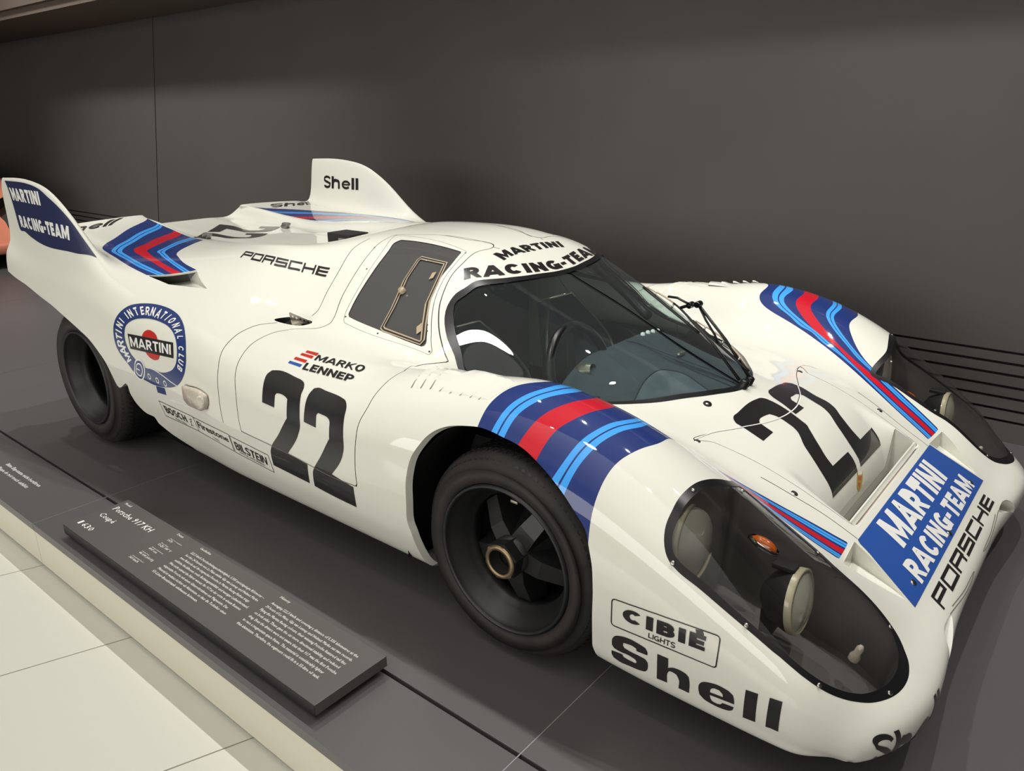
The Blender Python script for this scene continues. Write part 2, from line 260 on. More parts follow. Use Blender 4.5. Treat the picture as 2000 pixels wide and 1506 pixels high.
class Shell:
    def __init__(self):
        uu, vv = np.meshgrid(GU, GV, indexing='ij')
        self.uv = [tuple(x) for x in np.stack([uu, vv], 2).reshape(-1, 2)]
        self.faces = []; self.tags = []
        for i in range(NUU-1):
            for j in range(NVV-1):
                a = i*NVV+j; self.faces.append((a, a+1, a+NVV+1, a+NVV)); self.tags.append('body')
    def cut(self, fn, only, inside=None, outside=None, box=None):
        """split faces whose tag is in `only` along fn=0; retag the fn<0 side (inside) and/or the fn>0 side (outside)"""
        cand = [k for k, t in enumerate(self.tags) if t in only]
        if box is not None:
            (u0, v0), (u1, v1) = box
            uvs = self.uv
            cand = [k for k in cand if u0 <= uvs[self.faces[k][0]][0] <= u1 and v0 <= uvs[self.faces[k][0]][1] <= v1]
        if not cand: return
        ids = np.unique(np.concatenate([np.array(self.faces[k]) for k in cand]))
        f = dict(zip(ids.tolist(), fn(np.array([self.uv[i] for i in ids])).tolist()))
        eps = 1e-5
        for i in f:
            if abs(f[i]) < eps: f[i] = 0.0
        cache = {}
        def mid(i, j):
            key = (i, j) if i < j else (j, i)
            if key not in cache:
                i, j = key; t = f[i]/(f[i]-f[j]); a, b = self.uv[i], self.uv[j]
                self.uv.append((a[0]+(b[0]-a[0])*t, a[1]+(b[1]-a[1])*t)); cache[key] = len(self.uv)-1
            return cache[key]
        for k in cand:
            F = self.faces[k]; vals = [f[i] for i in F]
            mn, mx = min(vals), max(vals)
            if mn >= 0:
                if outside: self.tags[k] = outside
                continue
            if mx <= 0:
                if inside: self.tags[k] = inside
                continue
            neg, pos = [], []
            n = len(F)
            for q in range(n):
                i, j = F[q], F[(q+1) % n]; a, b = f[i], f[j]
                if a <= 0: neg.append(i)
                if a >= 0: pos.append(i)
                if (a < 0 < b) or (b < 0 < a):
                    m = mid(i, j); neg.append(m); pos.append(m)
            t0 = self.tags[k]
            if len(neg) >= 3:
                self.faces[k] = tuple(neg); self.tags[k] = inside or t0
                if len(pos) >= 3: self.faces.append(tuple(pos)); self.tags.append(outside or t0)
            elif len(pos) >= 3:
                self.faces[k] = tuple(pos); self.tags[k] = outside or t0
    def cut_poly(self, poly, only, inside, off=0.0, outside=None):
        poly = np.asarray(poly); lo = poly.min(0)-.06-off; hi = poly.max(0)+.06+off
        self.cut(lambda P: polysdf(P, poly)-off, only, inside, outside, (lo, hi))
C = bpy.context.scene.collection
def link(name, verts, faces, mat, parent=None, nor=None, smoothf=True, label=None):
    me = bpy.data.meshes.new(name); me.from_pydata([tuple(map(float, v)) for v in verts], [], faces)
    if smoothf: me.polygons.foreach_set('use_smooth', [True]*len(me.polygons))
    if nor is not None: me.normals_split_custom_set_from_vertices([tuple(map(float, n)) for n in nor])
    for m in (mat if isinstance(mat, (list, tuple)) else [mat]): me.materials.append(m)
    me.update()
    o = bpy.data.objects.new(name, me); C.objects.link(o)
    if parent: attach(o, parent)
    if label: o['label'] = label
    return o
def attach(o, parent):
    o.parent = parent; o.matrix_parent_inverse = parent_inverse(parent)
def world_of(p):
    M_ = p.matrix_basis.copy()
    return world_of(p.parent) @ p.matrix_parent_inverse @ M_ if p.parent else M_
def parent_inverse(p): return world_of(p).inverted()
def shell_piece(sh, tags, name, mat, parent, sides=(-1, 1), off=0.0, label=None, flip=False):
    tags = {tags} if isinstance(tags, str) else set(tags)
    fs = [sh.faces[k] for k, t in enumerate(sh.tags) if t in tags]
    if not fs: return None
    ids = sorted({i for F in fs for i in F}); mp = {i: n for n, i in enumerate(ids)}
    uv = np.array([sh.uv[i] for i in ids]); P = surf(uv); N = surf(uv, GN); N /= np.linalg.norm(N, axis=1)[:, None]
    V, Nn, F = [], [], []
    for sg in sides:
        b = len(V); m = np.array([1, sg, 1.])
        V += list((P+N*off)*m); Nn += list(N*m*(-1 if flip else 1))
        for f in fs:
            g = [mp[i]+b for i in f]
            F.append(tuple(g[::-1]) if (sg > 0) ^ flip else tuple(g))
    # weld the centre line
    key = {}; rem = [0]*len(V); V2, N2 = [], []
    for i, p in enumerate(V):
        if abs(p[1]) < 1e-6:
            k = (round(p[0], 5), round(p[2], 5))
            if k in key: rem[i] = key[k]; continue
            key[k] = len(V2)
        rem[i] = len(V2); V2.append(p); N2.append(Nn[i])
    F = [tuple(dict.fromkeys(rem[i] for i in f)) for f in F]
    F = [f for f in F if len(f) >= 3]
    return link(name, V2, F, mat, parent, N2, label=label)
def boundary(sh, tags_a, not_b=None):
    """edges of the faces with tags_a that border faces outside tags_a"""
    cnt = {}
    for k, t in enumerate(sh.tags):
        if t in tags_a:
            F = sh.faces[k]
            for q in range(len(F)):
                e = (F[q], F[(q+1) % len(F)]); key = tuple(sorted(e))
                if key in cnt: cnt[key] = None
                else: cnt[key] = e
    return [e for e in cnt.values() if e]
def rim(sh, tags, name, mat, parent, vec, sides=(-1, 1), label=None, edge_ok=None, steps=1):
    """a return flange: the outline of a hole carried inwards by vec(P, N)"""
    E = boundary(sh, tags)
    ids = sorted({i for e in E for i in e}); mp = {i: n for n, i in enumerate(ids)}
    uv = np.array([sh.uv[i] for i in ids]); P = surf(uv); N = surf(uv, GN)
    D = vec(P, N); V, F = [], []
    for sg in sides:
        m = np.array([1, sg, 1.]); b = len(V)
        for s in range(steps+1): V += list((P+D*s/steps)*m)
        n = len(P)
        for a, c in E:
            if edge_ok is not None and not (edge_ok(P[mp[a]]) and edge_ok(P[mp[c]])): continue
            for s in range(steps):
                q = (b+s*n+mp[a], b+s*n+mp[c], b+(s+1)*n+mp[c], b+(s+1)*n+mp[a])
                F.append(q if sg > 0 else q[::-1])
    return link(name, V, F, mat, parent, label=label)
# ---- flat shapes laid on the body -------------------------------------------------
def tess(poly, holes=()):
    polys = [[Vector((x, y, 0)) for x, y in poly]]+[[Vector((x, y, 0)) for x, y in h] for h in holes]
    from mathutils.geometry import tessellate_polygon
    idx = tessellate_polygon(polys); pts = [tuple(p[:2]) for pl in polys for p in pl]
    return pts, [tuple(t) for t in idx]
def merge(parts):
    V, F = [], []
    for v, f in parts:
        b = len(V); V += list(v); F += [tuple(i+b for i in q) for q in f]
    return V, F
def dice(V, F, step):
    """cut a flat mesh into cells no wider than step so it can follow a curved surface"""
    bm = bmesh.new(); vs = [bm.verts.new((x, y, 0)) for x, y in V]
    for f in F:
        try: bm.faces.new([vs[i] for i in f])
        except ValueError: pass
    lo = [min(v[k] for v in V) for k in (0, 1)]; hi = [max(v[k] for v in V) for k in (0, 1)]
    for k in (0, 1):
        st = step[k] if isinstance(step, (tuple, list)) else step
        n = int((hi[k]-lo[k])/st)
        for q in range(1, n+1):
            co = [0, 0, 0]; no = [0, 0, 0]; co[k] = lo[k]+(hi[k]-lo[k])*q/(n+1); no[k] = 1
            bmesh.ops.bisect_plane(bm, geom=bm.verts[:]+bm.edges[:]+bm.faces[:], plane_co=co, plane_no=no, dist=1e-7)
    bm.verts.index_update()
    out = [(v.co.x, v.co.y) for v in bm.verts], [tuple(v.index for v in f.verts) for f in bm.faces]
    bm.free(); return out
def on_body(name, V, F, mat, parent, off=.0009, label=None, step=.014):
    """flat shape given in signed surface coordinates (u, v) -> a thin film on the paint"""
    V, F = dice(V, F, step); P, N = place(V, off)
    # face orientation outwards
    F2 = []
    for f in F:
        a, b, c = P[f[0]], P[f[1]], P[f[2]]; n = np.cross(b-a, c-a)
        F2.append(f if n @ N[f[0]] >= 0 else f[::-1])
    return link(name, P, F2, mat, parent, N, label=label)
def quadmap(V, quad):
    """unit square (x right, y up) -> surface coordinates; quad = TL, TR, BR, BL"""
    TL, TR, BR, BL = [np.array(q, float) for q in quad]
    x = np.array([v[0] for v in V])[:, None]; y = np.array([v[1] for v in V])[:, None]
    return [tuple(p) for p in (TL*(1-x)*y+TR*x*y+BR*x*(1-y)+BL*(1-x)*(1-y))]
def strip(path, w, closed=False, miter=True):
    """stroke of width w along a polyline -> quads"""
    p = [np.asarray(path[0], float)]
    for q in path[1:]:
        if np.linalg.norm(np.asarray(q, float)-p[-1]) > 1e-6: p.append(np.asarray(q, float))
    if closed and np.linalg.norm(p[0]-p[-1]) < 1e-6: p.pop()
    p = np.array(p); n = len(p)
    if closed: d = np.roll(p, -1, 0)-p
    else: d = np.diff(p, axis=0)
    d = d/(np.linalg.norm(d, axis=1)[:, None]+1e-12); nr = np.stack([-d[:, 1], d[:, 0]], 1)
    off = np.zeros_like(p)
    for i in range(n):
        a = nr[i-1] if (closed or i > 0) else nr[0]; b = nr[i % len(nr)] if (closed or i < n-1) else nr[-1]
        m = a+b; m = m/(np.linalg.norm(m)+1e-9); off[i] = m/max(m @ a, .45)
    V = [tuple(q) for q in p+off*w/2]+[tuple(q) for q in p-off*w/2]
    F = [(i, (i+1) % n, n+(i+1) % n, n+i) for i in range(n if closed else n-1)]
    return V, F
def arc(cx, cy, rx, ry, a0, a1, n=14):
    return [(cx+rx*math.cos(math.radians(a0+(a1-a0)*i/n)), cy+ry*math.sin(math.radians(a0+(a1-a0)*i/n))) for i in range(n+1)]
def glyph(ch, t):
    """stroked capitals: (advance width, list of centre paths) for cap height 1 and stroke t"""
    h = t/2; T, B, M = 1-h, h, .5
    def box(w): return h, w-h
    if ch == 'I': return t*1.0, [[(h, 0), (h, 1)]]
    if ch == '-': return .34, [[(0, .42), (.34, .42)]]
    if ch == ' ': return .3, []
    w = {'M': 1.02, 'A': .88, 'N': .76, 'O': .82, 'G': .80, 'C': .78, 'T': .66, 'E': .6, 'L': .56, 'H': .74, 'F': .56, 'U': .74, 'K': .76}.get(ch, .7)
    l, r = box(w); c = w/2
    if ch == 'T': return w, [[(0, T), (w, T)], [(c, T), (c, 0)]]
    if ch == 'L': return w, [[(l, 1), (l, B), (w, B)]]
    if ch == 'E': return w, [[(w, T), (l, T), (l, B), (w, B)], [(l, M), (w*.93, M)]]
    if ch == 'F': return w, [[(w, T), (l, T), (l, 0)], [(l, M), (w*.9, M)]]
    if ch == 'H': return w, [[(l, 0), (l, 1)], [(r, 0), (r, 1)], [(l, M), (r, M)]]
    if ch == 'N': return w, [[(l, 0), (l, 1)], [(r, 0), (r, 1)], [(l-.02, 1.04), (r+.02, -.04)]]
    if ch == 'M': return w, [[(l, 0), (l, 1)], [(r, 0), (r, 1)], [(l+h*.3, .95), (c, t*.62), (r-h*.3, .95)]]
    if ch == 'A': return w, [[(h*1.05-.05, -.12), (c-h*.18, 1-h*.5), (c+h*.18, 1-h*.5), (w-h*1.05+.05, -.12)], [(w*.24, .27), (w*.76, .27)]]
    if ch == 'K': return w, [[(l, 0), (l, 1)], [(w-h+.06, 1.1), (l, .36)], [(l+.10, .58), (w-h+.07, -.1)]]
    if ch == 'O': return w, [arc(c, .5, c-h, .5-h, 0, 360, 30)]
    if ch == 'C': return w, [arc(c, .5, c-h, .5-h, 42, 318, 26)]
    if ch == 'G': return w, [arc(c, .5, c-h, .5-h, 45, 330, 26), [(c, .42), (w-h, .42), (w-h, .02)]]
    if ch == 'U': return w, [[(l, 1), (l, .36)]+arc(c, .36, c-h, .36-h, 180, 360, 14)+[(r, .36), (r, 1)]]
    if ch == 'S': return w, [arc(c, .745, c-h, .255-h, 20, 200, 12)+[(c-.3*w, .6), (c, .5), (c+.3*w, .42)]+arc(c, .265, c-h, .265-h, 20, -160, 12)]
    bowl = lambda y0, y1, x1: [(l, y1), (x1-(y1-y0)/2, y1)]+arc(x1-(y1-y0)/2, (y0+y1)/2, (y1-y0)/2, (y1-y0)/2, 90, -90, 12)+[(l, y0)]
    if ch == 'P': return w, [[(l, 0), (l, 1)], bowl(.42, T, r)]
    if ch == 'R': return w+.04, [[(l, 0), (l, 1)], bowl(.46, T, r), [(w*.46, .52), (w-h+.08, -.1)]]
    if ch == 'B': return w, [[(l, 0), (l, 1)], bowl(.52, T, r-.03), bowl(B, .52, r)]
    if ch == 'É':
        a, b = glyph('E', t); return a, b+[[(a*.35, 1.10), (a*.8, 1.16)]]
    return w, []
def lettering(text, t=.2, gap=.12):
    """text -> flat mesh scaled into the unit square"""
    x = 0; parts = []
    for ch in text:
        w, paths = glyph(ch, t)
        for p in paths:
            V, F = strip([(x+a, b) for a, b in p], t); top = 1.25 if ch == 'É' else 1; parts.append(([(a, min(top, max(0, b))) for a, b in V], F))
        x += w+gap
    W = x-gap
    return [([(a/W, b) for a, b in V], F) for V, F in parts]
def maker_word():
    """the squared extended capitals of the car maker's name"""
    L = {'P': [(0, 0, .13, 1), (.13, .78, 1, 1), (.13, .36, 1, .58), (.87, .58, 1, .78)],
         'O': [(0, 0, .13, 1), (.87, 0, 1, 1), (.13, .78, .87, 1), (.13, 0, .87, .22)],
         'R': [(0, 0, .13, 1), (.13, .78, 1, 1), (.13, .36, 1, .58), (.87, .58, 1, .78), (.8, 0, .93, .36)],
         'S': [(0, .78, 1, 1), (0, .58, .14, .78), (0, .39, 1, .61), (.86, .22, 1, .39), (0, 0, 1, .22)],
         'C': [(0, 0, .13, 1), (.13, .78, 1, 1), (.13, 0, 1, .22)],
         'H': [(0, 0, .13, 1), (.87, 0, 1, 1), (.13, .39, .87, .61)],
         'E': [(0, 0, .2, 1), (.2, .78, 1, 1), (.2, .39, 1, .61), (.2, 0, 1, .22)]}
    parts = []; n = 7; g = .018; w = (1-(n-1)*g)/n
    for k, ch in enumerate('PORSCHE'):
        x = k*(w+g)
        for a, b, c, d in L[ch]: parts.append(([(x+a*w, b), (x+c*w, b), (x+c*w, d), (x+a*w, d)], [(0, 1, 2, 3)]))
    return merge(parts)
def font_text(text, off=0.0, res=3):
    cu = bpy.data.curves.new('t', 'FONT'); cu.body = text; cu.offset = off; cu.resolution_u = res
    o = bpy.data.objects.new('t', cu); C.objects.link(o)
    dg = bpy.context.evaluated_depsgraph_get(); me = o.evaluated_get(dg).to_mesh()
    V = [(v.co.x, v.co.y) for v in me.vertices]; F = [tuple(p.vertices) for p in me.polygons]
    o.evaluated_get(dg).to_mesh_clear(); bpy.data.objects.remove(o); bpy.data.curves.remove(cu)
    return V, F
def unit(V):
    x0 = min(v[0] for v in V); x1 = max(v[0] for v in V); y0 = min(v[1] for v in V); y1 = max(v[1] for v in V)
    return [((a-x0)/(x1-x0), (b-y0)/(y1-y0)) for a, b in V]
# ---- solids ------------------------------------------------------------------------
def box_mesh(x0, x1, y0, y1, z0, z1, b=0.0):
    bm = bmesh.new(); bmesh.ops.create_cube(bm, size=1)
    for v in bm.verts: v.co = Vector(((x0+x1)/2+v.co.x*(x1-x0), (y0+y1)/2+v.co.y*(y1-y0), (z0+z1)/2+v.co.z*(z1-z0)))
    if b: bmesh.ops.bevel(bm, geom=bm.edges[:], offset=b, segments=2, profile=.7, affect='EDGES')
    return bm
def bm_link(name, bm, mat, parent=None, smoothf=False, label=None):
    bmesh.ops.recalc_face_normals(bm, faces=bm.faces[:])
    bm.verts.index_update(); V = [tuple(v.co) for v in bm.verts]; F = [tuple(v.index for v in f.verts) for f in bm.faces]; bm.free()
    return link(name, V, F, mat, parent, smoothf=smoothf, label=label)
def lathe(profile, axis, origin, n=48, a0=0, a1=360):
    """profile of (along axis, radius) turned about an axis direction through origin"""
    ax = Vector(axis).normalized(); e1 = ax.orthogonal().normalized(); e2 = ax.cross(e1); o = Vector(origin)
    V, F = [], []; full = abs(a1-a0-360) < 1e-6; m = n if full else n+1
    for k in range(m):
        a = math.radians(a0+(a1-a0)*k/n); d = e1*math.cos(a)+e2*math.sin(a)
        for s, r in profile: V.append(tuple(o+ax*s+d*r))
    p = len(profile)
    for k in range(n):
        k2 = (k+1) % m
        for i in range(p-1): F.append((k*p+i, k*p+i+1, k2*p+i+1, k2*p+i))
    return V, F
def tube(path, r, n=10, closed=False, taper=None):
    P = [Vector(p) for p in path]; V, F = [], []; m = len(P); prev = None
    for i in range(m):
        a = P[i-1] if (i or closed) else P[0]; b = P[(i+1) % m] if (i < m-1 or closed) else P[-1]
        t = (b-a).normalized()
        if prev is None: e = t.orthogonal().normalized()
        else: e = (prev-t*prev.dot(t)).normalized()
        prev = e; f = t.cross(e); rr = r if taper is None else r*taper[i]
        for k in range(n):
            q = 2*math.pi*k/n; V.append(tuple(P[i]+(e*math.cos(q)+f*math.sin(q))*rr))
    for i in range(m if closed else m-1):
        j = (i+1) % m
        for k in range(n): F.append((i*n+k, i*n+(k+1) % n, j*n+(k+1) % n, j*n+k))
    if not closed: F.append(tuple(range(n))[::-1]); F.append(tuple((m-1)*n+k for k in range(n)))
    return V, F
def rbox(cx, cy, cz, sx, sy, sz, b=.003):
    bm = box_mesh(cx-sx/2, cx+sx/2, cy-sy/2, cy+sy/2, cz-sz/2, cz+sz/2, b); bm.verts.index_update()
    out = [tuple(v.co) for v in bm.verts], [tuple(v.index for v in f.verts) for f in bm.faces]; bm.free(); return out

# ------------------------------------------------------------------ the hall: platform, floor, wall, soffit
def structure(o):
    o['kind'] = 'structure'; return o
E_Y, SEAM_Y, WALL_Y, LEAN = -1.386, -1.131, 1.5, math.radians(7.75)
FLOOR_Z = -.174
PX0, PX1 = -11.755, 4.245
platform = bpy.data.objects.new('trim_1', None); C.objects.link(platform); structure(platform); platform.location = (-2, 0, FLOOR_Z)
xs = [PX0+2*k for k in range(9)]
for a, b in zip(xs[:-1], xs[1:]):
    bm_link('platform_panel', box_mesh(a+.0012, b-.0012, SEAM_Y+.006, 1.62, -.03, 0, .0008), M['platform'], platform)
    bm_link('edge_panel', box_mesh(a+.0012, b-.0012, E_Y, SEAM_Y-.006, -.03, 0, .0008), M['platform'], platform)
    bm_link('fascia_panel', box_mesh(a+.0012, b-.0012, E_Y+.001, E_Y+.03, FLOOR_Z+.012, -.0305, .0006), M['fascia'], platform)
for a in xs[1:-1]:
    link('joint_strip', [(a-.0013, E_Y, -.0008), (a+.0013, E_Y, -.0008), (a+.0013, 1.6, -.0008), (a-.0013, 1.6, -.0008)], [(0, 1, 2, 3)], M['joint'], platform, smoothf=False)
bm_link('substructure', box_mesh(PX0, PX1, E_Y+.03, 1.6, FLOOR_Z, -.032), M['slot'], platform)
# floor tiles, laid at an angle to the platform
floor = bpy.data.objects.new('floor', None); C.objects.link(floor); structure(floor); floor.location = (0, -3, FLOOR_Z-.02)
ta = math.radians(69.1); ex = Vector((math.sin(ta), -math.cos(ta), 0)); ey = Vector((math.cos(ta), math.sin(ta), 0))
W_, L_ = .616, 1.2; g = .0022
p0 = (Vector((-1.103, -1.385, 0)).dot(ex)) % W_; q0 = -1.3
tile_me = None
for i in range(-17, 18):
    for j in range(-6, 3):
        c = ex*(p0+(i+.5)*W_)+ey*(q0+(j+.5)*L_)
        if not (-9 < c.x < 6.5 and -6.2 < c.y < -.9): continue
        if tile_me is None:
            t = bm_link('floor_tile', box_mesh(-W_/2+g, W_/2-g, -L_/2+g, L_/2-g, -.012, 0, .0006), M['tile'], floor); tile_me = t.data
        else:
            t = bpy.data.objects.new('floor_tile', tile_me); C.objects.link(t); attach(t, floor)
        t.location = (c.x, c.y, FLOOR_Z); t.rotation_euler = (0, 0, ta-math.pi/2)
bm_link('grout_bed', box_mesh(-12, 8.5, -6.6, -1.0, FLOOR_Z-.04, FLOOR_Z-.0015), M['grout'], floor)
# leaning back wall: big panels above, slotted boards below
wall = bpy.data.objects.new('wall_back', None); C.objects.link(wall); structure(wall); wall.location = (-3, WALL_Y, 0)
def wallpt(x, h, d=0):
    """h = height measured up the lean, d = out of the wall towards the room"""
    return (x, WALL_Y+h*math.sin(LEAN)-d*math.cos(LEAN), h*math.cos(LEAN)+d*math.sin(LEAN))
def wallslab(name, x0, x1, h0, h1, d0, d1, m):
    V = [wallpt(x, h, d) for d in (d0, d1) for h in (h0, h1) for x in (x0, x1)]
    F = [(0, 1, 3, 2), (4, 6, 7, 5), (0, 4, 5, 1), (2, 3, 7, 6), (0, 2, 6, 4), (1, 5, 7, 3)]
    return link(name, V, F, m, wall, smoothf=False)
wx = [-12.4, -6.4, -.4, 5.6]
wx = [-12.4, -6.4, 5.6]
for a, b in zip(wx[:-1], wx[1:]):
    wallslab('wall_panel', a+.007, b-.007, .3855, 2.36, -.02, 0, M['wall'])
    slots = [0]+[z/math.cos(LEAN) for z in (.087, .135, .186, .232, .283, .330, .377)]
    for k in range(7):
        wallslab('wall_board', a, b, slots[k]+(.0055 if k else 0), slots[k+1]-.0055, -.02, 0, M['wall'])
    wallslab('wall_board', a, b, slots[7]+.0055-.001, .3845, -.02, -.0005, M['wall'])
wallslab('wall_backing', -12.4, 5.6, -.02, 2.4, -.06, -.021, M['slot'])
# soffit over the stage
sof = bpy.data.objects.new('ceiling', None); C.objects.link(sof); structure(sof); sof.location = (-3, 1, 2.2)
bm_link('soffit_panel', box_mesh(-12.4, -4.9, .95, 1.86, 2.215, 2.33), M['soffit'], sof)
bm_link('soffit_panel', box_mesh(-4.896, 5.6, .95, 1.86, 2.215, 2.33), M['soffit'], sof)
bm_link('soffit_upstand', box_mesh(-12.4, 5.6, .90, .95, 2.28, 2.6), M['soffit'], sof)

# the rest of the white hall behind the viewer
hw = bm_link('wall_front', box_mesh(-13, 9, -9.2, -9.0, FLOOR_Z, 5.0), M['hall']); structure(hw)
hr = bm_link('wall_right', box_mesh(8.8, 9.0, -9.0, -2.0, FLOOR_Z, 5.0), M['hall']); structure(hr)
hf = bm_link('hall_floor', box_mesh(-13, 9, -9.0, -6.0, FLOOR_Z-.05, FLOOR_Z-.002), M['tile'], floor)
hc = bm_link('ceiling_hall', box_mesh(-13, 9, -9.0, .9, 4.9, 5.0), M['hallceil']); structure(hc)

